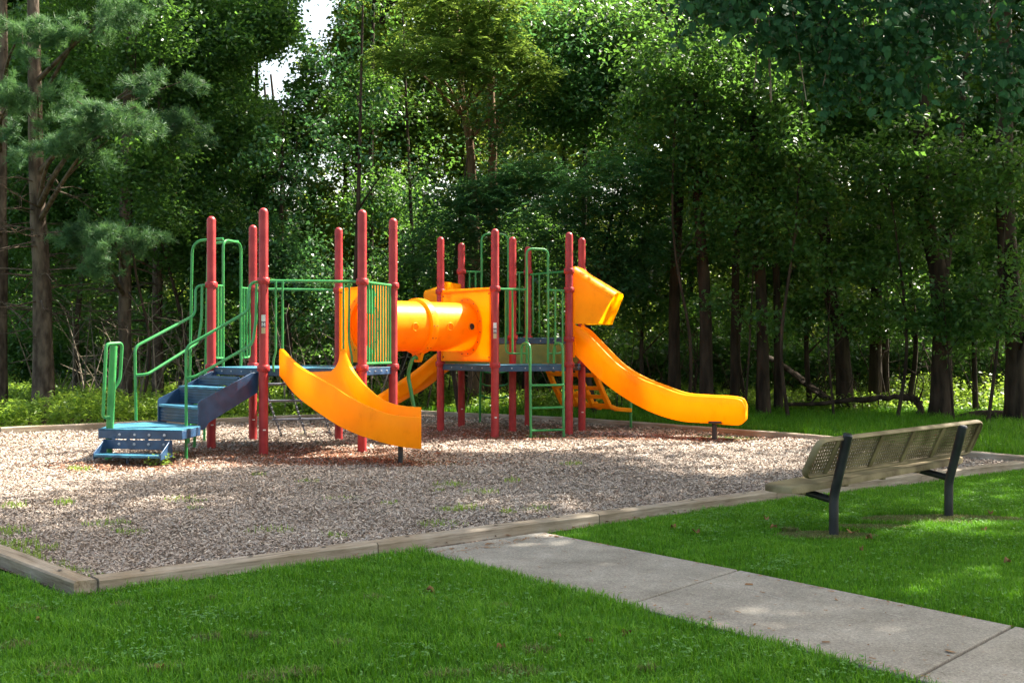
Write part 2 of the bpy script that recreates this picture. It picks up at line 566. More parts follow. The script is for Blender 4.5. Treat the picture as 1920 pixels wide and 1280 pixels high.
from mathutils.geometry import delaunay_2d_cdt
bedp = [Vector(q) for q in BED]
gx, gy = np.meshgrid(np.arange(-13, 7.5, 0.17), np.arange(6.8, 26.6, 0.17))
ins = in_poly(gx.ravel(), gy.ravel(), [lerp_in for lerp_in in BED])
pts2 = bedp + [Vector((float(x_), float(y_))) for x_, y_ in zip(gx.ravel()[ins], gy.ravel()[ins])]
nb_ = len(bedp)
vco, _, tri, _, _, _ = delaunay_2d_cdt(pts2, [(i, (i + 1) % nb_) for i in range(nb_)], [], 1, 1e-4)
g = MB()
g.v = [(q.x, q.y, float(mulch_h(q.x, q.y)) + 0.004) for q in vco]
g.f = [tuple(t_) for t_ in tri]
struct(g.build('mulch_floor', M['mulch'], angle=80))

g = MB()
for i in range(4):
    a, b, c, d = [Vector((*q, 0)) for q in (PATH_L[i], PATH_R[i], PATH_R[i + 1], PATH_L[i + 1])]
    f = 0.011 / (a - d).length
    a2, d2 = a.lerp(d, f if i else 0), d.lerp(a, f)
    b2, c2 = b.lerp(c, f if i else 0), c.lerp(b, f)
    poly = [(q.x, q.y) for q in (a2, d2, c2, b2)]
    g.prism(poly, -0.03, 0.022)
struct(g.build('path', M['concrete'], bevel=0.006, smooth=False))
g = MB()
g.add([(q[0], q[1], 0.004) for q in PATH_POLY], [tuple(range(len(PATH_POLY)))])
struct(g.build('path_joint_soil', M['dark'], smooth=False))

pm = MB()
for pts_ in (((1290, 1088), (1330, 1098), (1378, 1108)), ((1398, 1113), (1440, 1122), (1470, 1131)), ((1655, 1155), (1690, 1164))):
    for (xa, ya), (xb, yb) in zip(pts_[:-1], pts_[1:]):
        A_, B_ = Vector(G(xa, ya)), Vector(G(xb, yb))
        n_ = Vector((-(B_ - A_).y, (B_ - A_).x, 0)).normalized() * 0.0028
        pm.add([(q.x, q.y, 0.0245) for q in (A_ - n_, B_ - n_, B_ + n_, A_ + n_)], [(0, 1, 2, 3)])
pso = pm.build('path_scratches', M['scratch'], smooth=False)
struct(pso)

def timber(a, b, label, w=0.15, h=0.088, seed=0, sink=0.03):
    """one landscape timber from a to b (outer foot line), lying to the left of a->b"""
    a, b = Vector((*a, 0)), Vector((*b, 0))
    d = (b - a).normalized()
    n = Vector((-d.y, d.x, 0))
    L = (b - a).length - 0.006
    m = MB()
    k = max(2, int(L / 0.35))
    rg = random.Random(seed)
    rings = []
    c = 0.012
    for i in range(k + 1):
        x = L * i / k
        j = [rg.uniform(-0.004, 0.004) for _ in range(4)]
        rings.append([(x, 0 + j[0], -sink), (x, j[0], h - c + j[1]), (x, c + j[0], h + j[1]), (x, w - c + j[2], h + j[3]), (x, w + j[2], h - c + j[3]), (x, w, -sink)])
    m.rings(rings)
    o = m.build('border_timber', M['timber'], None, smooth=False)
    o.location = a
    o.rotation_euler = (0, 0, math.atan2(d.y, d.x))
    tag(o, label, 'timber', 'timbers edging the play area')
    # drilled spike holes seen on the top face
    h2 = MB()
    for t in (0.3, L * 0.52, L - 0.4):
        ring = [(t + 0.02 * math.cos(q * math.pi / 5), w * 0.5 + 0.014 * math.sin(q * math.pi / 5), h + 0.0062) for q in range(10)]
        h2.add(ring, [tuple(range(10))])
    for ho in h2.each('spike_hole', M['dark'], None, smooth=False):
        ho.parent = o
    return o

def lerp2(a, b, t):
    return (a[0] + (b[0] - a[0]) * t, a[1] + (b[1] - a[1]) * t)

C0 = (-2.63, 6.72)
FR1 = (2.60, 10.98)
FR2 = (6.35, 13.80)
LF1 = (-5.2, 9.47)
# left run: from far to the corner so that the width lies inside the bed
d = Vector((C0[0] - LF1[0], C0[1] - LF1[1])).normalized()
timber(LF1, C0, 'weathered timber running off the left side of the photo from the near corner', seed=1)
timber((-7.7, 12.16), LF1, 'timber out beyond the left side, continuing the near left edging', seed=2)
o_ = Vector((C0[0], C0[1]))
du = (Vector(FR1) - Vector(C0)).normalized()
s0 = o_ + du * 0.152
J1, J2, J3 = o_ + du * 2.15, o_ + du * 4.35, Vector(FR1)
timber(tuple(s0), tuple(J1), 'grey timber with its end butted at the near corner, in front of the lawn', seed=3)
timber(tuple(J1), tuple(J2), 'timber whose face meets the end of the concrete path', seed=4)
timber(tuple(J2), tuple(J3), 'timber between the path end and the left end of the bench', seed=5)
K1 = lerp2(FR1, FR2, 0.52)
timber(FR1, K1, 'timber running along under and behind the bench seat', seed=6)
timber(K1, FR2, 'timber right of the bench by the right side of the photo', seed=7)
# far edges (seen from inside, so they lie on the outer side)
R0, R1, R2, R3, R4 = (6.95, 14.25), (6.25, 15.3), (4.85, 18.2), (1.5, 22.3), (-2.1, 25.0)
timber(R0, R1, 'short far timber right of the bench, at the right side of the photo', h=0.085, seed=8)
timber(R1, R2, 'far timber partly hidden behind the bench backrest', h=0.085, seed=9)
timber(R2, lerp2(R2, R3, 0.5), 'far timber behind the low end of the long slide', h=0.085, seed=10)
timber(lerp2(R2, R3, 0.5), R3, 'far timber behind the right tower and the climbing wall', h=0.085, seed=11)
timber(R3, lerp2(R3, R4, 0.5), 'shaded far timber behind the middle posts of the right tower', h=0.085, seed=12)
timber(lerp2(R3, R4, 0.5), R4, 'shaded far timber at the back corner behind the curved slide end', h=0.085, seed=13)
L1, L2, L3, L4 = (-4.0, 23.48), (-5.85, 22.0), (-8.9, 19.4), (-12.4, 16.5)
timber(R4, L1, 'sunlit far timber seen under the curved slide', h=0.10, seed=14)
timber(L1, L2, 'sunlit far timber behind the chain climber under the left tower', h=0.10, seed=15)
timber(L2, lerp2(L2, L3, 0.5), 'sunlit far timber behind the blue stairs', h=0.11, seed=16)
timber(lerp2(L2, L3, 0.5), L3, 'sunlit far timber left of the stairs, at the left side of the photo', h=0.11, seed=17)

# ------------------------------------------------------------------ the play structure
PLAY = thing('play_structure', 'red post playground climber with two decks, yellow slides and a crawl tube', 'play structure', (-1.0, 17.5, 0))
PR = 0.0655
POSTS = dict(a=(-4.47, 16.65), b=(-4.13, 17.85), c=(-3.473, 15.65), d=(-2.817, 18.2), e=(-2.121, 15.85), f=(-1.795, 16.9),
             g=(-1.26, 19.75), h=(-0.945, 20.9), i=(-0.28, 18.4), j=(0.01, 19.75), k=(0.303, 21.2), l=(0.967, 18.97), m=(1.241, 19.9))
RAIL, DECK, UP = 2.42, 1.20, 1.66
COLL = dict(a=(RAIL, DECK), b=(RAIL, DECK), c=(RAIL, DECK), d=(RAIL, DECK), e=(RAIL, DECK), f=(RAIL, DECK),
            g=(2.47, DECK), h=(2.9, UP), i=(2.45, DECK), j=(UP,), k=(2.9, UP), l=(2.78, 2.46, 1.63, DECK), m=(2.82, UP, DECK))
post_objs = {}
for nm, (x, y) in POSTS.items():
    m = MB()
    top = 3.44 if nm != 'k' else 3.40
    zs = [(-0.1, PR), (top - 0.065, PR)] + [(top - 0.065 + 0.065 * math.sin(t), PR * math.cos(t)) for t in (0.35, 0.7, 1.05, 1.35)]
    m.tube([(x, y, z) for z, _ in zs], [r for _, r in zs], 20)
    p = m.build('post', M['red'], PLAY)
    post_objs[nm] = p
    for cz in COLL[nm]:
        k = MB()
        k.rings([[(x + r * math.cos(q * math.pi / 10), y + r * math.sin(q * math.pi / 10), cz + dz) for q in range(20)]
                 for dz, r in ((-0.045, PR - 0.004), (-0.045, PR + 0.014), (-0.03, PR + 0.024), (0.03, PR + 0.024), (0.045, PR + 0.014), (0.045, PR - 0.004))])
        for an in (0.6, 2.2, 3.9, 5.3):
            k.ball((x + (PR + 0.024) * math.cos(an), y + (PR + 0.024) * math.sin(an), cz), 0.014)
        k.build('collar', M['red'], p)
    # pale inspection mark low on the post
    if nm in 'abchim':
        k = MB()
        r = PR + 0.002
        an0 = math.atan2(-y, -x)
        k.rings([[(x + r * math.cos(an0 + t), y + r * math.sin(an0 + t), z) for t in (-0.1, 0.1, 0.3, 0.5)] for z in (0.335, 0.352)], close=False, cap=False)
        k.build('depth_mark', M['white'], p)

def sticker(nm, z0):
    x, y = POSTS[nm]
    an0 = math.atan2(-y, -x)
    r = PR + 0.0025
    angs = [-0.42 + 0.84 * q / 6 for q in range(7)]
    for k, (mt, za, zb, nme) in enumerate((('white', 0.165, 0.255, 'notice_sticker'), ('stkgrey', 0.08, 0.16, 'emblem_sticker'), ('stktan', -0.005, 0.075, 'age_sticker'))):
        m = MB()
        m.rings([[(x + r * math.cos(an0 + t), y + r * math.sin(an0 + t), z0 + z) for t in angs] for z in (za, zb)], close=False, cap=False)
        m.build(nme, M[mt], post_objs[nm])
    # pale letter M on the emblem, faint text lines on the others
    m = MB()
    r2 = r + 0.0015
    def pt(t, z):
        return (x + r2 * math.cos(an0 + t), y + r2 * math.sin(an0 + t), z0 + z)
    def bar(t0, za, t1, zb, w=0.07):
        m.add([pt(t0 - w, za), pt(t0 + w, za), pt(t1 + w, zb), pt(t1 - w, zb)], [(0, 1, 2, 3)])
    bar(-0.27, 0.095, -0.27, 0.145)
    bar(-0.27, 0.145, 0.0, 0.108)
    bar(0.0, 0.108, 0.27, 0.145)
    bar(0.27, 0.145, 0.27, 0.095)
    m.build('emblem_letter', M['white'], post_objs[nm], smooth=False)
sticker('c', 1.69)
sticker('i', 1.64)

# ---- decks
def deck(poly, z, name='deck', skip=()):
    poly = [tuple(p) for p in poly]
    m = MB()
    n = len(poly)
    m.prism(poly, z - 0.11, z - 0.012)
    o = m.build(name, M['navy'], PLAY, bevel=0.008)
    cx = sum(p[0] for p in poly) / n
    cy = sum(p[1] for p in poly) / n
    ins = [(cx + (p[0] - cx) * 1.003, cy + (p[1] - cy) * 1.003) for p in poly]
    t = MB()
    t.prism(ins, z - 0.010, z)
    t.build('deck_top', M['turq'], o, bevel=0.004, label='sun faded turquoise perforated deck surface')
    b = MB()
    for i in range(n):
        p, q = Vector((*poly[i], 0)), Vector((*poly[(i + 1) % n], 0))
        d = (q - p).normalized()
        nn = Vector((d.y, -d.x, 0))
        for f in (0.22, 0.4, 0.6, 0.78):
            c = p.lerp(q, f) + nn * 0.004
            b.ball((c.x, c.y, z - 0.055), 0.013)
    b.each('bolt', M['steel'], o)
    return o

PQ = POSTS
deck([PQ[k] for k in 'acefdb'], DECK)
deck([PQ['g'], PQ['i'], PQ['l'], PQ['m'], PQ['j']], DECK)
deck([PQ['g'], PQ['j'], PQ['m'], PQ['k'], PQ['h']], UP)
m = MB()
for p, q in ((PQ['g'], PQ['j']), (PQ['j'], PQ['m'])):
    m.plate([(p[0], p[1] - 0.02, DECK + 0.006), (q[0], q[1] - 0.02, DECK + 0.006), (q[0], q[1] - 0.02, UP - 0.115), (p[0], p[1] - 0.02, UP - 0.115)], 0.012)
m.build('step_riser', M['olive'], PLAY, smooth=False, label='olive green riser between the two deck levels')

# ---- stairs on the a-c side
pa, pc = Vector((*PQ['a'], 0)), Vector((*PQ['c'], 0))
MID = (pa + pc) / 2
U = (pc - pa).normalized()
O = Vector((U.y, -U.x, 0))
if O.y > 0:
    O = -O
LAND = 0.44
def S(u, o, z):
    q = MID + U * u + O * o
    return (q.x, q.y, z)
stair = MB()
HW = 0.56
RUN = 0.93
for sgn in (-1, 1):
    u = sgn * HW
    pts = [S(u, RUN, LAND - 0.06), S(u, RUN, 0.74), S(u, RUN - 0.02, 0.77), S(u, 0.09, 1.14), S(u, 0.0, 1.14), S(u, 0.0, 0.86), S(u, RUN - 0.16, LAND + 0.03), S(u, RUN - 0.10, LAND - 0.06)]
    stair.plate(pts, 0.02)
st = stair.build('staircase', M['navy'], PLAY, bevel=0.004)
for z, o1, o0 in ((0.69, RUN, 0.62), (0.945, 0.62, 0.30)):
    t = MB()
    t.box(S(0, (o1 + o0) / 2 - 0.01, z - 0.02), (2 * HW - 0.025, o1 - o0 + 0.02, 0.035), U)
    t.build('tread', M['turq'], st, bevel=0.008)
for zb, zt, o in ((LAND + 0.012, 0.655, RUN - 0.03), (0.70, 0.91, 0.61), (0.955, 1.085, 0.30)):
    r = MB()
    r.box(S(0, o - 0.02, (zb + zt) / 2), (2 * HW - 0.03, 0.014, zt - zb), U)
    k = int((zt - zb) / 0.042)
    for q in range(k):
        r.box(S(0, o - 0.004, zb + 0.02 + q * 0.042), (2 * HW - 0.06, 0.022, 0.02), U)
    r.build('riser', M['navy'], st, smooth=False)
lp = [(-5.36, 14.5), (-4.20, 14.27), (-4.165, 14.98), (S(HW + 0.0, RUN + 0.012, 0)[0], S(HW, RUN + 0.012, 0)[1]), (S(-HW, RUN + 0.012, 0)[0], S(-HW, RUN + 0.012, 0)[1]), (-5.47, 15.5)]
def poly_ccw(p):
    a = sum(p[i][0] * p[(i + 1) % len(p)][1] - p[(i + 1) % len(p)][0] * p[i][1] for i in range(len(p)))
    return p if a > 0 else p[::-1]
lp = poly_ccw(lp)
m = MB()
m.prism(lp, LAND - 0.125, LAND - 0.014)
land = m.build('landing', M['navy'], st, bevel=0.008)
m = MB()
m.prism(lp, LAND - 0.012, LAND)
m.build('landing_top', M['turq'], st, bevel=0.004)
m = MB()
fa, fb = Vector((-5.36, 14.5, 0)), Vector((-4.20, 14.27, 0))
fd = (fb - fa).normalized()
fn = Vector((fd.y, -fd.x, 0))
if fn.y > 0:
    fn = -fn
for f in (0.26, 0.44, 0.61, 0.79):
    for zz, off in ((LAND - 0.07, 0.002), (LAND - 0.19, 0.015)):
        q = fa.lerp(fb, f) + fn * off
        m.ball((q.x, q.y, zz), 0.02)
m.each('bolt', M['steel'], st)
# low first step hung in front of the landing
ls = MB()
ca, cb = fa.lerp(fb, 0.1), fa.lerp(fb, 0.88)
cm = (ca + cb) / 2
W = (cb - ca).length
ls.box((cm.x + fn.x * 0.004, cm.y + fn.y * 0.004, LAND - 0.195), (W, 0.016, 0.12), fd)
for q in (0.12, 0.34, 0.62, 0.86):
    c = ca.lerp(cb, q)
    ls.box((c.x + fn.x * 0.008, c.y + fn.y * 0.008, LAND - 0.13), (0.05, 0.012, 0.05), fd)
for c in (ca, cb):
    w = fn
    s0_ = c
    e_ = c + fn * 0.30
    ls.plate([(s0_.x, s0_.y, LAND - 0.13), (s0_.x, s0_.y, 0.10), (e_.x, e_.y, 0.08), (e_.x, e_.y, 0.155), ((s0_ + fn * 0.05).x, (s0_ + fn * 0.05).y, LAND - 0.125)], 0.014)
lo = ls.build('low_step', M['navy'], st, bevel=0.004)
m = MB()
c = cm + fn * 0.165
m.box((c.x, c.y, 0.12), (W - 0.016, 0.27, 0.035), fd)
m.build('low_tread', M['turq'], st, bevel=0.008)
m = MB()
for f in (0.3, 0.55, 0.8):
    q = ca.lerp(cb, f) + fn * 0.302
    m.ball((q.x, q.y, 0.12), 0.012)
q = ca.lerp(cb, 0.42) + fn * 0.15
m.tube([(q.x, q.y, -0.05), (q.x, q.y, 0.10)], 0.022)
m.build('low_step_leg', M['navy'], st)

# ---- stair hand rails
PIPE = 0.021
def pipe(name, paths, parent=PLAY, r=PIPE, fil=0.10, n=10, mat='green', label=None):
    m = MB()
    for p in paths:
        m.tube(fillet(p, fil), r, n)
    return m.build(name, M[mat], parent, label=label)
rb = Vector(P(349, 855, 15.0))
pipe('handrail', [[(rb.x, rb.y, -0.05), P(349, 650, 15.0), P(466, 583, 15.45), P(468, 531, 15.5), (PQ['c'][0] - 0.03, PQ['c'][1], RAIL)],
                  [P(350, 708, 15.0), P(366, 706, 15.02), P(474, 645, 15.46), P(480, 600, 15.5), P(481, 532, 15.52)]], fil=0.09)
pipe('handrail', [[P(255, 788, 15.75), P(253, 650, 15.75), P(366, 590, 16.55), P(367, 536, 16.6), (PQ['a'][0] - 0.03, PQ['a'][1], RAIL)],
                  [P(255, 703, 15.75), P(276, 702, 15.8), P(372, 642, 16.5), P(378, 600, 16.55), P(379, 535, 16.6)]], fil=0.09)
nb = pipe('newel_post', [[P(203, 868, 14.62), P(213, 648, 14.62)]], r=0.048, n=16)
pipe('grab_loop', [[P(206, 781, 14.56), P(193, 783, 14.5), P(199, 645, 14.5), P(229, 643, 14.7), P(225, 712, 14.7), P(212, 732, 14.64)]], parent=nb, r=0.022, fil=0.06)
pipe('landing_leg', [[P(364, 838, 16.3), P(366, 800, 16.3)]], r=0.024)

# ---- barriers
def barrier(p, q, z0, z1, bars, name='barrier', loop=None, r=0.016):
    """rail at the top and bottom between two posts, upright bars between"""
    p, q = Vector((*p, 0)), Vector((*q, 0))
    d = (q - p).normalized()
    p2, q2 = p + d * PR, q - d * PR
    m = MB()
    def at(f, z):
        w = p2.lerp(q2, f)
        return (w.x, w.y, z)
    m.tube([at(0, z1), at(1, z1)], 0.021, 10)
    if z0 is not None:
        m.tube([at(0.03, z0), at(0.97, z0)], 0.021, 10)
        for f in bars:
            m.tube([at(f, z0), at(f, z1)], r, 8)
    return m.build(name, M['green'], PLAY)
# bar panel e-f with its leafy green play plates
bp = barrier(PQ['e'], PQ['f'], DECK + 0.06, RAIL, [0.05 + 0.9 * k / 9 for k in range(10)], 'bar_panel', r=0.015)
ve, vf = Vector((*PQ['e'], 0)), Vector((*PQ['f'], 0))
dn = (vf - ve).normalized()
def leafplate(c, w, h, lob, par):
    pts = []
    for k in range(28):
        an = 2 * math.pi * k / 28
        rr = 1 + 0.16 * math.sin(lob * an)
        f = c[0] + w * rr * math.cos(an)
        q = ve.lerp(vf, f)
        q = q + Vector((-dn.y, dn.x, 0)) * 0.035
        pts.append((q.x, q.y, c[1] + h * rr * math.sin(an)))
    mm = MB()
    mm.plate(pts, 0.012)
    mm.build('leaf_plate', M['leafgreen'], par, smooth=False)
leafplate((0.26, RAIL - 0.22), 0.20, 0.24, 5, bp)
leafplate((0.12, 1.90), 0.08, 0.09, 5, bp)
leafplate((0.26, 1.40), 0.12, 0.11, 4, bp)
pipe('top_rail', [[(PQ['c'][0] + PR, PQ['c'][1], RAIL), (PQ['e'][0] - PR, PQ['e'][1], RAIL)]], fil=0.01)
pipe('top_rail', [[(PQ['b'][0] + PR, PQ['b'][1], RAIL), (PQ['d'][0] - PR, PQ['d'][1], RAIL)]], fil=0.01)
pipe('slide_guard', [[P(517, 527, 15.62), P(517, 660, 15.62), P(512, 676, 15.62), P(513, 697, 15.62)], [P(530, 527, 15.62), P(530, 655, 15.62)]], r=0.016, fil=0.05)
pipe('slide_guard', [[P(644, 527, 15.84), P(644, 658, 15.84)], [P(655, 527, 15.84), P(654, 640, 15.84), P(660, 668, 15.84), P(660, 690, 15.84)]], r=0.016, fil=0.05)
# rear entrance of the left tower on a-b, with the tall arch climber outside it
va, vb = Vector((*PQ['a'], 0)), Vector((*PQ['b'], 0))
def AB(f, z, off=0.0):
    d = (vb - va).normalized()
    q = va.lerp(vb, f) + Vector((-d.y, d.x, 0)) * off
    return (q.x, q.y, z)
ent = MB()
def addp(path, fil=0.1, r=0.016, mb=None, n=8):
    (mb or ent).tube(fillet(path, fil), r, n)
zt = 3.12
addp([AB(0.27, DECK), AB(0.27, zt), AB(0.70, zt), AB(0.70, DECK)], 0.14, 0.021)
addp([AB(0.05, RAIL), AB(0.27, RAIL)], 0.02)
addp([AB(0.70, RAIL), AB(0.95, RAIL)], 0.02)
for f0, f1, rev in ((0.08, 0.27, 0), (0.70, 0.92, 1)):
    a_, b_ = (f0, f1) if not rev else (f1, f0)
    addp([AB(a_, RAIL), AB(a_, DECK + 0.13), AB(b_, DECK + 0.13)], 0.07)
    for t in (0.35, 0.68):
        f = f0 + (f1 - f0) * t
        addp([AB(f, RAIL), AB(f, DECK + 0.13)], 0.02)
ent.build('entrance_arch', M['green'], PLAY)
arch = MB()
for f in (0.30, 0.66):
    arch.tube(fillet([AB(f, -0.05, 0.62), AB(f, zt, 0.55), AB(f, zt + 0.02, 0.02)], 0.2), 0.021, 10)
for z in (0.3, 0.6, 0.9):
    arch.tube([AB(0.30, z, 0.62), AB(0.66, z, 0.62)], 0.017, 8)
arch.build('arch_ladder', M['green'], PLAY)

# ---- chain climber behind the left tower
vd = Vector((*PQ['d'], 0))
vb3 = Vector((*PQ['b'], 0))
outn = Vector((0.25, 0.97, 0)).normalized()
def BD(f, o, z):
    q = vb3.lerp(vd, f) + outn * o
    return (q.x, q.y, z)
cc = MB()
chains = []
levels = [(0.10, 0.90), (0.35, 0.62), (0.62, 0.30)]
for o, z in levels:
    cc.tube([BD(0.02, o, z), BD(0.98, o, z)], 0.02, 10)
for f in (0.06, 0.36, 0.66, 0.94):
    p0, p1 = Vector(BD(f, 0.0, DECK - 0.08)), Vector(BD(f, 0.84, 0.0))
    L = (p1 - p0).length
    k = int(L / 0.045)
    ch = MB()
    chains.append(ch)
    for q in range(k):
        c = p0.lerp(p1, (q + 0.5) / k)
        dd = (p1 - p0).normalized()
        sd = Vector((1, 0, 0)) if q % 2 else dd.cross(Vector((1, 0, 0))).normalized()
        ring = []
        for t in range(9):
            an = 2 * math.pi * t / 8
            ring.append(c + dd * (0.032 * math.cos(an)) + sd * (0.018 * math.sin(an)))
        ch.tube(ring, 0.007, 5)
co = cc.build('chain_climber', M['darksteel'], PLAY)
for ch in chains:
    ch.build('chain', M['chain'], co)

# ---- right tower barriers
vi, vl = Vector((*PQ['i'], 0)), Vector((*PQ['l'], 0))
def IL(f, z, o=0.0):
    q = vi.lerp(vl, f) + Vector((0.41, -0.91, 0)) * o
    return (q.x, q.y, z)
ent = MB()
addp([IL(0.42, DECK + 0.03), IL(0.42, 3.13), IL(0.71, 3.13), IL(0.71, DECK + 0.03)], 0.11, 0.021)
addp([IL(0.05, RAIL + 0.03), IL(0.42, RAIL + 0.03)], 0.02, 0.019)
addp([IL(0.71, RAIL + 0.03), IL(0.95, RAIL + 0.03)], 0.02, 0.019)
addp([IL(0.14, RAIL + 0.03), IL(0.14, DECK + 0.19), IL(0.42, DECK + 0.19)], 0.1)
addp([IL(0.23, RAIL + 0.03), IL(0.23, DECK + 0.19)], 0.02)
addp([IL(0.91, RAIL + 0.03), IL(0.91, DECK + 0.19), IL(0.71, DECK + 0.19)], 0.1)
addp([IL(0.81, RAIL + 0.03), IL(0.81, DECK + 0.19)], 0.02)
ent.build('entrance_arch', M['green'], PLAY)
lad = MB()
for f in (0.36, 0.80):
    lad.tube(fillet([IL(f, -0.06, 0.34), IL(f, 1.56, 0.30), IL(f - 0.03, 1.56, 0.06), IL(f - 0.03, DECK + 0.02, 0.05)], 0.12), 0.023, 10)
for z in (0.13, 0.50, 0.87):
    lad.tube([IL(0.36, z, 0.34), IL(0.80, z, 0.34)], 0.019, 8)
lad.build('ladder', M['green'], PLAY)
# upper deck barriers at the back
vh, vk, vm = Vector((*PQ['h'], 0)), Vector((*PQ['k'], 0)), Vector((*PQ['m'], 0))
def LN(p, q, f, z, o=0):
    w = p.lerp(q, f)
    return (w.x, w.y + o, z)
ent = MB()
zr = 2.90
addp([LN(vh, vk, 0.30, UP), LN(vh, vk, 0.30, 3.62), LN(vh, vk, 0.70, 3.62), LN(vh, vk, 0.70, UP)], 0.16, 0.021)
addp([LN(vh, vk, 0.04, zr), LN(vh, vk, 0.30, zr)], 0.02, 0.019)
addp([LN(vh, vk, 0.70, zr), LN(vh, vk, 0.96, zr)], 0.02, 0.019)
for f in (0.12, 0.21, 0.78, 0.87):
    addp([LN(vh, vk, f, zr), LN(vh, vk, f, UP + 0.1)], 0.02)
addp([LN(vh, vk, 0.08, UP + 0.1), LN(vh, vk, 0.30, UP + 0.1)], 0.02)
addp([LN(vh, vk, 0.70, UP + 0.1), LN(vh, vk, 0.92, UP + 0.1)], 0.02)
ent.build('entrance_arch', M['green'], PLAY)
ent = MB()
addp([LN(vk, vm, 0.05, zr - 0.04), LN(vk, vm, 0.95, zr - 0.04)], 0.02, 0.019)
for f in (0.1, 0.22, 0.8, 0.9):
    addp([LN(vk, vm, f, zr - 0.04), LN(vk, vm, f, UP + 0.1)], 0.02)
ent.build('barrier', M['green'], PLAY)

# ---- arched ring climber behind (h-k side)
ac = MB()
def HK(u, o, z):
    return (-0.33 + u, 21.05 + o, z)
for sg in (-1, 1):
    ac.tube(smooth_pts([HK(sg * 0.30, 0.95, -0.05), HK(sg * 0.29, 0.80, 0.6), HK(sg * 0.26, 0.52, 1.05), HK(sg * 0.24, 0.12, 1.30), HK(sg * 0.24, 0.0, 1.58)], 5), 0.022, 10)
for (o, z) in ((0.86, 0.55), (0.72, 0.95 - 0.16), (0.5, 1.05)):
    ac.tube(smooth_pts([HK(-0.27, o, z), HK(-0.14, o + 0.09, z - 0.05), HK(0.14, o + 0.09, z - 0.05), HK(0.27, o, z)], 4), 0.018, 8)
ac = ac.build('ring_climber', M['green'], PLAY)
ch = MB()
ch.tube([HK(0, 0.55, 1.0), HK(0, 0.92, 0.45)], 0.012, 6)
ch.build('chain', M['chain'], ac)

# ---- climbing wall on k-m: orange lattice ramp with hand holds
def KM(u, o, z):
    # u along k->m (0..1.35), o outwards
    w = vk + (vm - vk).normalized() * u
    nrm = Vector((0.81, 0.585, 0)).normalized()
    w = w + nrm * o
    return (w.x, w.y, z)
cw = MB()
Wd = (vm - vk).length
prof = [(0.02, UP - 0.06), (0.30, 1.22), (0.55, 0.74), (0.74, 0.42), (0.92, 0.36), (1.25, 0.33)]
us = [0.12, 0.12 + (Wd - 0.24) * 0.33, 0.12 + (Wd - 0.24) * 0.66, Wd - 0.12]
for u in us:
    for i in range(len(prof) - 1 if u == us[-1] else len(prof) - 2):
        (o0, z0), (o1, z1) = prof[i], prof[i + 1]
        a_, b_ = Vector(KM(u, o0, z0)), Vector(KM(u, o1, z1))
        cw.box((a_ + b_) / 2, ((b_ - a_).length + 0.02, 0.10, 0.075), b_ - a_)
for i in range(len(prof) - 2):
    for t in (0.0, 0.5):
        o = prof[i][0] + (prof[i + 1][0] - prof[i][0]) * t
        z = prof[i][1] + (prof[i + 1][1] - prof[i][1]) * t
        a_, b_ = Vector(KM(us[0], o, z)), Vector(KM(us[-1], o, z))
        cw.box((a_ + b_) / 2 + Vector((0, 0, 0.004)), ((b_ - a_).length, 0.07, 0.07), b_ - a_)
cwo = cw.build('climbing_wall', M['plastic'], PLAY, bevel=0.012)
m = MB()
rg = random.Random(4)
for i in range(4):
    for u in (0.3, 0.62, 0.95):
        o = prof[i][0] + (prof[i + 1][0] - prof[i][0]) * 0.5
        z = prof[i][1] + (prof[i + 1][1] - prof[i][1]) * 0.5
        q = KM(u, o + 0.05, z + 0.05)
        m.ball(q, 0.045, 8)
m.each('hand_hold', M['plastic'], cwo)
e_ = KM(us[-1], 1.27, 0)
m = MB()
m.tube([(e_[0], e_[1], -0.05), (e_[0], e_[1], 0.62)], 0.026, 10)
m.build('support_post', M['green'], cwo)

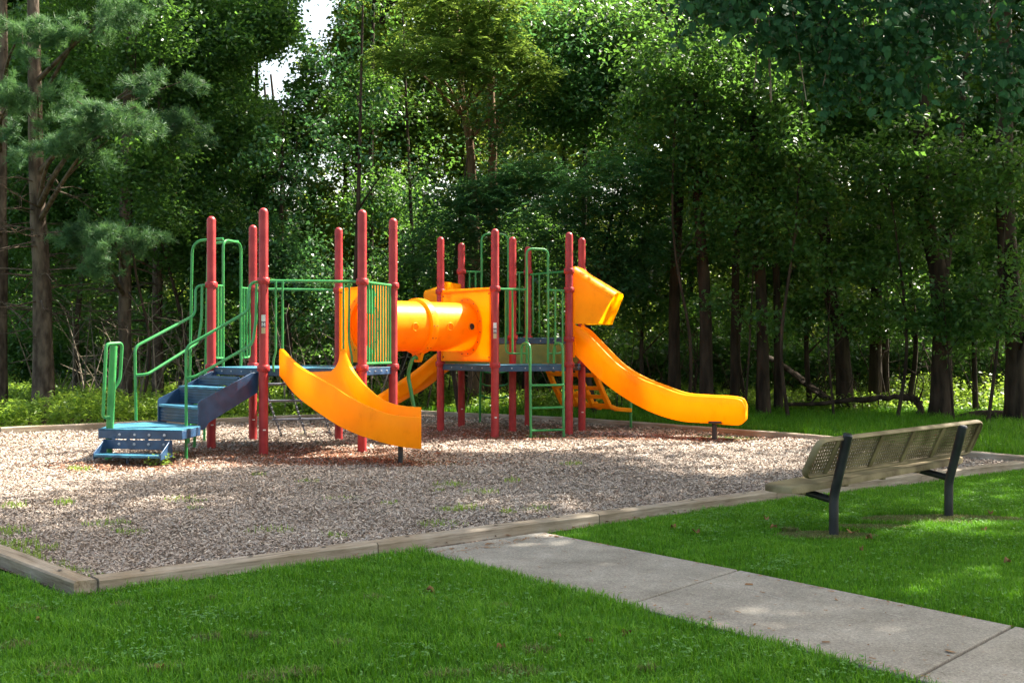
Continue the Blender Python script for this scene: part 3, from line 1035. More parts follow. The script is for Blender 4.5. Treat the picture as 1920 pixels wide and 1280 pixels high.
# ---- curved slide
fr = [(-3.235, 15.58, 1.47, 1.10), (-2.90, 15.12, 1.235, 0.83), (-2.364, 14.62, 0.995, 0.53), (-2.057, 14.42, 0.83, 0.40), (-1.764, 14.27, 0.71, 0.315), (-1.482, 14.17, 0.632, 0.25), (-1.143, 14.12, 0.61, 0.21)]
bk = [(-2.34, 15.68, 1.47), (-2.20, 15.50, 1.22), (-2.06, 15.33, 1.05), (-1.92, 15.18, 0.925), (-1.73, 15.02, 0.795), (-1.5, 14.90, 0.725), (-1.2, 14.82, 0.70)]
fr_s, bk_s = smooth_pts(fr, 6), smooth_pts(bk, 6)
rings = []
nS = len(fr_s)
for i in range(nS):
    f, b = fr_s[i], bk_s[i]
    A = Vector((f[0], f[1], 0))
    B = Vector((b[0], b[1], 0))
    w = (B - A)
    Wl = w.length
    w.normalize()
    zt_, zb_ = f[2], f[3]
    bt = b[2]
    t = i / (nS - 1)
    # the bed starts level with the deck and sits low between the side walls
    bed = zb_ + 0.075 if t > 0.12 else (DECK - 0.05) * (1 - t / 0.12) + (zb_ + 0.075) * (t / 0.12)
    def q(s_, z):
        v = A + w * s_
        return (v.x, v.y, z)
    th = 0.055
    rings.append([q(0.0, zb_), q(-0.004, zb_ + (zt_ - zb_) * 0.5), q(0, zt_ - 0.012), q(0.008, zt_), q(th, zt_), q(th + 0.01, zt_ - 0.02), q(th + 0.035, bed + (zt_ - bed) * 0.45), q(th + 0.075, bed + 0.07), q(0.19, bed + 0.012),
                  q(Wl / 2, bed), q(Wl - 0.19, bed + 0.012), q(Wl - th - 0.075, bed + 0.07), q(Wl - th - 0.035, bed + (bt - bed) * 0.45), q(Wl - th - 0.01, bt - 0.02), q(Wl - th, bt), q(Wl - 0.008, bt), q(Wl, bt - 0.012), q(Wl + 0.004, (bt + zb_) / 2), q(Wl, zb_ + 0.01),
                  q(Wl - 0.03, bed - 0.05), q(Wl / 2, bed - 0.055), q(0.04, bed - 0.05)])
m = MB()
m.rings(rings)
cs = m.build('curved_slide', M['plastic'], PLAY, angle=50)
m = MB()
q0 = P(751, 866, 14.5)
m.tube([(q0[0], 14.5, -0.05), (q0[0], 14.5, 0.30)], 0.034, 14)
m.build('support_post', M['black'], cs)

# ---- straight slides
def straight(near_a, near_b, tops, wid, nrm, hgt, name, endround=True):
    """near wall line in plan, its top edge from photo columns, the slide's width towards nrm"""
    pts = []
    for px, yt, yb in tops:
        x, y = on_line(px, near_a, near_b)
        pts.append((x, y, EYE - (yt - HZ) * y / F, EYE - (yb - HZ) * y / F))
    sp = smooth_pts(pts, 6)
    nv = Vector((*nrm, 0)).normalized()
    rings = []
    k = len(sp)
    for i, f in enumerate(sp):
        A = Vector((f[0], f[1], 0))
        zt_, zb_ = f[2], f[3]
        if endround and i >= k - 3:
            sh = (0.02, 0.055, 0.11)[i - (k - 3)]
            zt_, zb_ = zt_ - sh * 0.6, zb_ + sh * 0.25
        bed = zb_ + (zt_ - zb_) * 0.30
        def q(s_, z):
            v = A + nv * s_
            return (v.x, v.y, z)
        W_ = wid
        rings.append([q(0.03, zb_), q(0.0, zb_ + 0.03), q(0.0, zb_ + (zt_ - zb_) * 0.55), q(-0.018, zb_ + (zt_ - zb_) * 0.62), q(-0.018, zt_ - 0.035), q(0.0, zt_ - 0.006), q(0.025, zt_), q(0.055, zt_ - 0.012), q(0.085, bed + (zt_ - bed) * 0.5), q(0.13, bed + 0.05), q(0.2, bed),
                      q(W_ - 0.2, bed), q(W_ - 0.13, bed + 0.05), q(W_ - 0.085, bed + (zt_ - bed) * 0.5), q(W_ - 0.055, zt_ - 0.012), q(W_ - 0.025, zt_), q(W_, zt_ - 0.006), q(W_ + 0.018, zt_ - 0.035), q(W_ + 0.018, zb_ + (zt_ - zb_) * 0.62), q(W_, zb_ + (zt_ - zb_) * 0.55), q(W_, zb_ + 0.03), q(W_ - 0.03, zb_)])
    m = MB()
    m.rings(rings)
    return m.build(name, M['plastic'], PLAY, angle=50)

sl = straight((1.04, 19.12), (3.75, 18.15),
              [(1076, 608, 664), (1095, 618, 683), (1120, 643, 708), (1160, 683, 739), (1200, 708, 763), (1240, 724, 780), (1280, 738, 790), (1320, 742, 793), (1360, 744, 796), (1384, 747, 797), (1397, 754, 792)],
              0.62, (0.27, 0.96), 0.4, 'wave_slide')
q0 = G(1337, 820)
m = MB()
m.tube([(q0[0], 18.4, -0.05), (q0[0], 18.4, 0.30)], 0.042, 14)
m.box((q0[0], 18.42, 0.27), (0.22, 0.3, 0.03))
m.build('support_post', M['rust'], sl)

def hood(o0, along, out, wid, z0, z1, s_lo, s_hi, z_end, parent):
    """rounded plastic hood over a slide entrance: an inverted U, cut off on a slant"""
    o0, along, out = Vector((*o0, 0)), Vector((*along, 0)).normalized(), Vector((*out, 0)).normalized()
    prof = []
    rc = 0.17
    for k in range(5):
        prof.append((0.0, k / 4 * 0.72))
    for k in range(1, 6):
        an = k / 6 * math.pi / 2
        prof.append((rc * (1 - math.cos(an)), 0.72 + 0.28 * math.sin(an)))
    prof.append((rc, 1.0))
    full = prof + [(wid - a_, b_) for a_, b_ in reversed(prof)]
    rings = []
    for t in (0.0, 0.04, 0.2, 0.4, 0.6, 0.8, 0.95, 1.0):
        ring = []
        for a_, h in full:
            s_end = s_lo + (s_hi - s_lo) * h
            zs = z0 + (z1 - z0) * h
            ze = z0 + (z_end - z0) * h
            # a slightly raised rim at the start and the end
            rim = 0.02 if t in (0.0, 0.04) else 0.0
            aa = a_ + (-rim if a_ < wid / 2 else rim)
            v = o0 + along * aa + out * (s_end * t)
            ring.append((v.x, v.y, zs + (ze - zs) * t + (rim if h > 0.9 else 0)))
        rings.append(ring)
    m = MB()
    m.rings(rings, close=False, cap=False)
    o = m.build('slide_hood', M['plastic'], parent, angle=60)
    # flat surround plate between the posts
    return o
ho = hood((1.045, 19.04), (0.28, 0.96), (0.96, -0.28), 0.86, 1.89, 2.86, 0.50, 0.72, 2.42, sl)
m = MB()
for a0, a1, zb, zt2 in ((0.0, 0.10, 1.32, 2.86), (0.76, 0.86, 1.32, 2.86), (0.10, 0.76, 2.62, 2.86)):
    al = Vector((0.28, 0.96, 0)).normalized()
    p0 = Vector((1.035, 19.04, 0)) + al * a0
    p1 = Vector((1.035, 19.04, 0)) + al * a1
    m.plate([(p0.x, p0.y, zb), (p1.x, p1.y, zb), (p1.x, p1.y, zt2), (p0.x, p0.y, zt2)], 0.03)
m.build('entrance_plate', M['plastic'], sl, smooth=False)

sl2 = straight((-1.16, 19.95), (-3.2, 20.55), [(832, 652, 690), (810, 668, 704), (780, 692, 728), (745, 716, 748), (705, 742, 772), (675, 757, 784), (655, 760, 786), (645, 761, 786)], 0.6, (0.28, 0.96), 0.4, 'straight_slide')
hood((-1.20, 20.0), (0.28, 0.96), (-0.96, 0.28), 0.8, 1.95, 2.64, 0.35, 0.42, 2.52, sl2)
m = MB()
al = Vector((0.28, 0.96, 0)).normalized()
p0, p1 = Vector((-1.20, 19.98, 0)), Vector((-1.20, 19.98, 0)) + al * 0.85
m.plate([(p0.x, p0.y, 2.2), (p1.x, p1.y, 2.2), (p1.x, p1.y, 2.66), (p0.x, p0.y, 2.66)], 0.03)
m.plate([(p0.x, p0.y, UP), ((p0 + al * 0.1).x, (p0 + al * 0.1).y, UP), ((p0 + al * 0.1).x, (p0 + al * 0.1).y, 2.2), (p0.x, p0.y, 2.2)], 0.03)
m.build('entrance_plate', M['plastic'], sl2, smooth=False)

# ---- crawl tube and its two end panels
vg, vi = Vector((*PQ['g'], 0)), Vector((*PQ['i'], 0))
cA = (Vector((*PQ['d'], 0)) + Vector((*PQ['f'], 0))) / 2
cB = (vg + vi) / 2
ax = (cB - cA).normalized()
sd_ = Vector((-ax.y, ax.x, 0))
TZ, TR = 1.835, 0.405
def ring_at(t, r, n=40, c0=None):
    c = cA.lerp(cB, t)
    return [(c.x + sd_.x * r * math.cos(a_), c.y + sd_.y * r * math.cos(a_), TZ + r * math.sin(a_)) for a_ in (2 * math.pi * k / n for k in range(n))]
m = MB()
Lt = (cB - cA).length
prof = [(0.01, TR), (0.25, TR), (0.465, TR), (0.47, TR + 0.05), (0.495, TR + 0.055), (0.505, TR + 0.055), (0.53, TR + 0.05), (0.535, TR), (0.75, TR), (0.99, TR), (0.99, TR - 0.03), (0.5, TR - 0.03), (0.01, TR - 0.03)]
m.rings([ring_at(t, r) for t, r in prof], cap=False)
tube = m.build('crawl_tube', M['plastic'], PLAY, angle=50)
for t, an, hole in ((0.12, -0.12, 0), (0.32, -0.05, 0), (0.66, -0.02, 0), (0.88, 0.0, 1)):
    for face in (1, -1):
        c = cA.lerp(cB, t)
        # towards the camera side of the tube (and its twin on the far side)
        dirv = sd_ * (-1 if sd_.y > 0 else 1) * face
        rr, hr = TR + 0.004, 0.062
        out = dirv * math.cos(an) + Vector((0, 0, 1)) * math.sin(an)
        upv = ax.cross(out).normalized()
        ce = Vector((c.x, c.y, TZ)) + out * rr
        k = MB()
        pts = []
        for a_ in range(21):
            th = 2 * math.pi * a_ / 20
            pp = ce + ax * (hr * math.cos(th)) + upv * (hr * math.sin(th))
            rad = pp - Vector((c.x, c.y, TZ))
            rad = rad - ax * rad.dot(ax)
            pp = pp + rad.normalized() * (TR + 0.004 - rad.length)
            pts.append(pp)
        k.tube(pts, 0.011, 8)
        po = k.build('porthole_rim', M['plastic'], tube)
        if hole:
            k = MB()
            k.add([p + out * 0.003 for p in pts[:-1]], [tuple(range(20))])
            k.build('porthole', M['dark'], po, smooth=False)
m = MB()
for t in (0.485, 0.515):
    for k in range(14):
        a_ = 2 * math.pi * k / 14
        c = cA.lerp(cB, t)
        r = TR + 0.045
        m.ball((c.x + sd_.x * r * math.cos(a_), c.y + sd_.y * r * math.cos(a_), TZ + r * math.sin(a_)), 0.014, 6)
m.each('bolt', M['rust'], tube)
m = MB()
c = cA.lerp(cB, 0.5)
m.plate([(c.x - sd_.x * 0.14, c.y - sd_.y * 0.14, TZ - TR - 0.02), (c.x + sd_.x * 0.14, c.y + sd_.y * 0.14, TZ - TR - 0.02), (c.x + sd_.x * 0.06, c.y + sd_.y * 0.06, TZ - TR - 0.18), (c.x - sd_.x * 0.06, c.y - sd_.y * 0.06, TZ - TR - 0.18)], 0.06)
m.build('tube_bracket', M['plastic'], tube)
pipe('support_post', [[(c.x, c.y, TZ - TR - 0.12), P(775, 668, 18.2), P(764, 700, 18.2), P(771, 735, 18.2), P(781, 790, 18.2), P(781, 830, 18.2)]], parent=tube, r=0.032, fil=0.18, n=12)

def panel(p, q, z0, z1, name):
    p, q = Vector((*p, 0)), Vector((*q, 0))
    d = (q - p).normalized()
    p2, q2 = p + d * (PR + 0.012), q - d * (PR + 0.012)
    mid = (p + q) / 2
    n_ = Vector((-d.y, d.x, 0))
    hw = (q2 - p2).length / 2
    # square plate with a round opening, built as a ring of quads
    outer, inner = [], []
    K = 48
    for k in range(K):
        a_ = 2 * math.pi * k / K
        cx, cz = math.cos(a_), math.sin(a_)
        zc = TZ
        tx = hw / abs(cx) if abs(cx) > 1e-6 else 1e9
        tz = ((z1 - zc) if cz > 0 else (zc - z0)) / abs(cz) if abs(cz) > 1e-6 else 1e9
        t = min(tx, tz)
        outer.append((cx * t, zc + cz * t))
        inner.append((cx * (TR - 0.005), zc + cz * (TR - 0.005)))
    def w(uv, off):
        v = mid + d * uv[0] + n_ * off
        return (v.x, v.y, uv[1])
    m = MB()
    T = 0.022
    m.rings([[w(u, T) for u in inner], [w(u, T) for u in outer], [w(u, -T) for u in outer], [w(u, -T) for u in inner], [w(u, T) for u in inner]], cap=False)
    o = m.build(name, M['plastic'], PLAY, bevel=0.006)
    # raised border, round flange
    b = MB()
    for off in (T + 0.008, -T - 0.008):
        for (u0, za, u1, zb) in ((-hw, z1 - 0.012, hw, z1 - 0.012), (-hw, z0 + 0.012, hw, z0 + 0.012)):
            b.box(w(((u0 + u1) / 2, za), off), (2 * hw, 0.016, 0.03), d)
        for u0 in (-hw + 0.015, hw - 0.015):
            b.box(w((u0, (z0 + z1) / 2), off), (0.03, 0.016, z1 - z0 - 0.056), d)
    b.build('panel_border', M['plastic'], o, bevel=0.004)
    fl = MB()
    for sg in (1, -1):
        fl.rings([[w(((r) * math.cos(a_), TZ + r * math.sin(a_)), sg * o_) for a_ in (2 * math.pi * k / 40 for k in range(40))] for r, o_ in ((TR - 0.01, T + 0.002), (TR - 0.01, T + 0.016), (TR + 0.085, T + 0.014), (TR + 0.09, T + 0.002))], cap=False)
    fl.build('tube_flange', M['plastic'], o)
    bo = MB()
    for sg in (1, -1):
        for k in range(16):
            a_ = 2 * math.pi * (k + 0.5) / 16
            bo.ball(w(((TR + 0.06) * math.cos(a_), TZ + (TR + 0.06) * math.sin(a_)), sg * (T + 0.016)), 0.012, 6)
        for u in (-hw + 0.06, hw - 0.06):
            for z in (z0 + 0.07, z1 - 0.07):
                bo.ball(w((u, z), sg * (T + 0.004)), 0.014, 6)
    bo.each('bolt', M['rust'], o)
    return o
panel(PQ['g'], PQ['i'], 1.255, 2.45, 'tube_panel')
panel(PQ['f'], PQ['d'], 1.255, 2.44, 'tube_panel')
pipe('panel_rail', [[(PQ['g'][0] + 0.04, PQ['g'][1] - 0.05, 2.475), (PQ['i'][0] - 0.04, PQ['i'][1] + 0.05, 2.455)]], mat='plastic', r=0.024)

# ------------------------------------------------------------------ the bench
B1, B2 = Vector((2.58, 8.98, 0)), Vector((3.88, 9.95, 0))
bd = (B2 - B1).normalized()
bn = Vector((-bd.y, bd.x, 0))           # towards the play area
BEN = thing('park_bench', 'tan perforated metal bench with black pipe legs standing on the lawn facing the play area', 'bench', tuple((B1 + B2) / 2))
def BB(s_, n_, z):
    q = B1 + bd * s_ + bn * n_
    return (q.x, q.y, z)
Ls = (B2 - B1).length
e0, e1 = -0.42, Ls + 0.40
# seat: flat top with clipped, rolled edges
def slab(path_nz, s0, s1, clip, name, parent, thick_dir):
    pass
sz = 0.415
SLOPE = 0.042          # the ground rises a little to the right
m = MB()
n0, n1 = 0.06, 0.40
def seat_ring(z, ins):
    z0_ = z
    def BB(s_, n_, z_):
        q = B1 + bd * s_ + bn * n_
        return (q.x, q.y, z_ + SLOPE * s_)
    z = z0_
    cl = 0.10
    a_, b_, c_, d_ = e0 + ins, e1 - ins, n0 + ins, n1 - ins
    return [BB(a_ + cl, c_, z), BB(b_ - cl, c_, z), BB(b_ - 0.02, c_ + 0.035, z), BB(b_, c_ + cl, z), BB(b_, d_ - cl, z), BB(b_ - 0.02, d_ - 0.035, z), BB(b_ - cl, d_, z), BB(a_ + cl, d_, z), BB(a_ + 0.02, d_ - 0.035, z), BB(a_, d_ - cl, z), BB(a_, c_ + cl, z), BB(a_ + 0.02, c_ + 0.035, z)]
m.rings([seat_ring(sz - 0.055, 0.0), seat_ring(sz - 0.012, 0.0), seat_ring(sz - 0.003, 0.006), seat_ring(sz, 0.018)])
seat = m.build('seat', M['tan'], BEN, angle=40)
m = MB()
for f in (0.02, 0.27, 0.5, 0.73, 0.98):
    s_ = e0 + 0.12 + (e1 - e0 - 0.24) * f
    a_, b_ = Vector(BB(s_, n0 + 0.03, sz - 0.067 + SLOPE * s_)), Vector(BB(s_, n1 - 0.03, sz - 0.067 + SLOPE * s_))
    m.box((a_ + b_) / 2, ((b_ - a_).length, 0.045, 0.02), b_ - a_)
m.each('seat_strap', M['tan'], seat, bevel=0.004)

# backrest: leaning perforated panel in a rolled frame
zb0, zb1 = 0.535, 0.815
def BK(s_, h, off=0.0):
    # h along the leaning height 0..1, off is forward (towards the seat)
    lean = 0.045 - 0.14 * h
    return BB(s_, lean + off, zb0 + (zb1 - zb0) * h + off * 0.3 - 0.045 * (1 - s_ / Ls))
r0, r1 = e0 + 0.10, e1 - 0.02
nx, nz = 74, 9
vs, fs = [], []
cw_, chh = (r1 - r0 - 0.06) / nx, 0.92 / nz
bar_f = 0.17
for side, off in ((0, 0.008), (1, 0.002)):
    pass
def grid_mesh():
    v, f = [], []
    # outer grid corners + inner hole corners for every cell
    for j in range(nz):
        for i in range(nx):
            s_ = r0 + 0.03 + cw_ * i
            h = 0.04 + chh * j
            o4 = [(s_, h), (s_ + cw_, h), (s_ + cw_, h + chh), (s_, h + chh)]
            bi, bj = cw_ * bar_f, chh * bar_f
            i4 = [(s_ + bi, h + bj), (s_ + cw_ - bi, h + bj), (s_ + cw_ - bi, h + chh - bj), (s_ + bi, h + chh - bj)]
            k = len(v)
            for q in o4 + i4:
                v.append(BK(q[0], q[1], 0.006))
            for q in o4 + i4:
                v.append(BK(q[0], q[1], -0.002))
            for t in range(4):
                u = (t + 1) % 4
                f.append((k + t, k + u, k + 4 + u, k + 4 + t))
                f.append((k + 8 + u, k + 8 + t, k + 12 + t, k + 12 + u))
                f.append((k + 4 + t, k + 4 + u, k + 12 + u, k + 12 + t))
    return v, f
v, f = grid_mesh()
me_ = MB()
me_.v, me_.f = v, f
back = me_.build('backrest', M['tan'], BEN, smooth=False)
m = MB()
fr_pts = fillet([BK(r0 + 0.4, 0.0), BK(r0, 0.0), BK(r0 + 0.02, 1.0), BK(r1 - 0.02, 1.0), BK(r1, 0.0), BK(r0 + 0.39, 0.0)], 0.07, 6)
# rolled edge as a flat band swept round the panel
def band(pts, depth, tall):
    n = len(pts)
    cen = Vector(BK((r0 + r1) / 2, 0.5))
    fwd = (Vector(BK(1, 0.5, 0.1)) - Vector(BK(1, 0.5, 0.0))).normalized()
    rings = []
    for i in range(n):
        p = Vector(pts[i])
        a_ = Vector(pts[(i + 1) % n]) - Vector(pts[i - 1]) if 0 < i < n - 1 else (Vector(pts[1]) - Vector(pts[0]) if i == 0 else Vector(pts[-1]) - Vector(pts[-2]))
        a_.normalize()
        o = a_.cross(fwd).normalized()
        if o.dot(p - cen) < 0:
            o = -o
        rings.append([p + fwd * depth * x + o * tall * y for x, y in ((-0.5, -0.2), (-0.62, 0.3), (-0.45, 0.8), (0.0, 1.0), (0.45, 0.8), (0.62, 0.3), (0.5, -0.2))])
    return rings
m.rings(band(fr_pts, 0.05, 0.022))
m.build('back_frame', M['tan'], back, angle=50)
m = MB()
for f_ in (0.105, 0.355, 0.545, 0.735, 0.905, 0.985):
    s_ = r0 + (r1 - r0) * f_
    a_, b_ = Vector(BK(s_, 0.03, -0.012)), Vector(BK(s_, 0.97, -0.012))
    m.box((a_ + b_) / 2, ((b_ - a_).length, 0.045, 0.018), b_ - a_, bn)
m.each('back_strap', M['tan'], back, bevel=0.004)
for s_ in (0.0, Ls):
    m = MB()
    m.tube(fillet([BB(s_, 0.0, -0.06), BB(s_, 0.0, 0.30), BB(s_, -0.135, 0.80)], 0.05, 6), 0.038, 18)
    leg = m.build('leg', M['black'], BEN)
    m = MB()
    m.tube([BB(s_, 0.01, 0.27 + SLOPE * s_), BB(s_, 0.33, 0.318 + SLOPE * s_)], 0.030, 14)
    m.build('seat_arm', M['black'], leg)
    m = MB()
    q = Vector(BB(s_, -0.135, 0.80))
    ux = (Vector(BB(s_, -0.135, 0.80)) - Vector(BB(s_, 0, 0.30))).normalized()
    m.tube([q, q + ux * 0.012], [0.041, 0.034], 18)
    m.build('end_cap', M['black'], leg)
# ------------------------------------------------------------------ vegetation
def to_px(v):
    """photo columns and rows of points (design check for the gap in the crowns)"""
    return 960 + F * v[:, 0] / np.maximum(v[:, 1], 0.1), HZ + F * (EYE - v[:, 2]) / np.maximum(v[:, 1], 0.1)

# where the canopy is open to the sun, given on the ground (the clearing of the play area)
LIT = [
    ([(-8, 11.2), (-5.1, 11.4), (-3.7, 12.5), (-2.85, 13.8), (-1.2, 15.2), (1.1, 15.3), (2.3, 16.6), (4.2, 17.0), (4.4, 19.4), (1.5, 19.9), (0.0, 20.4), (-3, 21.5), (-6, 22.3), (-9.6, 20.2), (-10, 17)], 1.0),
    ([(1.5, 18.3), (1.0, 15.3), (1.5, 13.0), (2.9, 12.6), (4.3, 14.2), (5.4, 18.3), (4.6, 19.9)], 0.93),
    ([(-10.2, 17), (-9, 19.6), (-5.9, 22.2), (-3.6, 24.2), (-6.0, 25.8), (-10.4, 23.6)], 3.0),
]
DAPPLES = [(0.4, 8.95, 0.85, 0.95), (1.2, 6.0, 0.62, 0.9), (2.75, 7.25, 0.7, 0.95), (3.35, 9.5, 1.0, 0.97), (5.7, 13.1, 0.95, 0.95), (-2.9, 10.9, 1.0, 0.9), (-3.8, 9.4, 0.9, 0.85), (-4.3, 10.9, 1.0, 0.9), (-0.35, 11.3, 0.9, 0.85), (0.3, 10.2, 0.8, 0.8), (1.95, 12.3, 1.0, 0.95), (1.3, 11.0, 0.8, 0.8), (-1.5, 12.2, 0.9, 0.75), (-0.9, 7.0, 0.7, 0.6), (4.9, 7.6, 0.9, 0.8), (4.6, 11.3, 0.8, 0.85), (-2.0, 5.6, 0.7, 0.6)]
GAPS = [(594, 26, 46, 64), (506, 150, 42, 50), (556, 98, 17, 24), (945, 18, 20, 12), (470, 212, 12, 16)]

def cull(c, rng, scale=1.0):
    """keep-mask for leaf clumps: the sun path to the clearing stays open, and the gap to the sky"""
    gx = c[:, 0] - c[:, 2] * SX + rng.normal(0, 0.22 * scale, len(c))
    gy = c[:, 1] - c[:, 2] * SY + rng.normal(0, 0.22 * scale, len(c))
    keep = np.ones(len(c), bool)
    r = rng.random(len(c))
    fx, fy = to_px(c)
    seen = (fy > -12) & (fx > -20) & (fx < 1940) & (c[:, 1] > 21)
    for poly, p in LIT:
        p = np.where(seen, p * np.where(fx < 520, 0.65, 0.4), p) if p <= 1 else 0.92
        ins = in_poly(gx, gy, poly)
        keep &= ~(ins & (r < p) & (c[:, 2] > 2.2))
    for dx_, dy_, dr_, dp_ in DAPPLES:
        keep &= ~((((gx - dx_) / dr_) ** 2 + ((gy - dy_) / (dr_ * 0.8)) ** 2 < 1) & (r < dp_) & (c[:, 2] > 2.2))
    px, py = to_px(c)
    for gx_, gy_, rx, ry in GAPS:
        d = ((px - gx_) / rx) ** 2 + ((py - gy_) / ry) ** 2
        keep &= ~((d < 1 + rng.normal(0, 0.15, len(c))) & (c[:, 1] > 12))
    return keep

def leaf_quads(c, L, Wd, rng, droop=0.35, flat=0.8, curl=0.12):
    """a folded four-sided leaf at every point"""
    n = len(c)
    ph = rng.random(n) * 2 * np.pi
    ps = rng.normal(droop, 0.45, n)
    d = np.stack([np.cos(ph) * np.cos(ps), np.sin(ph) * np.cos(ps), -np.sin(ps)], 1)
    up = np.stack([rng.normal(0, flat, n), rng.normal(0, flat, n), np.ones(n)], 1)
    s = np.cross(d, up)
    s /= np.linalg.norm(s, axis=1, keepdims=True) + 1e-9
    nn = np.cross(s, d)
    ll = (L * rng.uniform(0.65, 1.25, n))[:, None]
    ww = (Wd * rng.uniform(0.7, 1.25, n))[:, None]
    b = c - d * ll * 0.5
    mid = c - d * ll * 0.06 + nn * ww * curl * 2
    v = np.stack([b, mid + s * ww * 0.5, c + d * ll * 0.5, mid - s * ww * 0.5], 1)
    return v.reshape(-1, 3), np.arange(4 * n).reshape(n, 4)

def heart_leaves(c, L, rng, droop=0.9):
    n = len(c)
    ph = rng.normal(-1.57, 0.9, n)
    ps = rng.normal(droop, 0.35, n)
    d = np.stack([np.cos(ph) * np.cos(ps), np.sin(ph) * np.cos(ps), -np.sin(ps)], 1)
    up = np.stack([rng.normal(0, 0.5, n), rng.normal(-0.5, 0.5, n), np.ones(n)], 1)
    s = np.cross(d, up)
    s /= np.linalg.norm(s, axis=1, keepdims=True) + 1e-9
    nn = np.cross(s, d)
    l = (L * rng.uniform(0.6, 1.25, n))[:, None]
    b = c + nn * 0.01
    pts = [b, b - d * l * 0.10 + s * l * 0.26 - nn * l * 0.06, b + d * l * 0.32 + s * l * 0.42 - nn * l * 0.12, b + d * l * 0.95,
           b + d * l * 0.32 - s * l * 0.42 - nn * l * 0.12, b - d * l * 0.10 - s * l * 0.26 - nn * l * 0.06]
    q1 = np.stack([pts[0], pts[1], pts[2], pts[3]], 1)
    q2 = np.stack([pts[0], pts[3], pts[4], pts[5]], 1)
    return np.concatenate([q1, q2]).reshape(-1, 3)

def blob_clumps(c, r, nclump, rng, shell=2.4):
    u = rng.normal(size=(nclump, 3))
    u /= np.linalg.norm(u, axis=1, keepdims=True)
    rad = rng.random(nclump) ** (1 / shell)
    lump = 1 + 0.18 * np.sin(u[:, 0] * 5 + c[0]) * np.sin(u[:, 2] * 4 + c[1])
    return np.array(c) + u * (rad * lump)[:, None] * np.array(r)

LAIK = 1.5

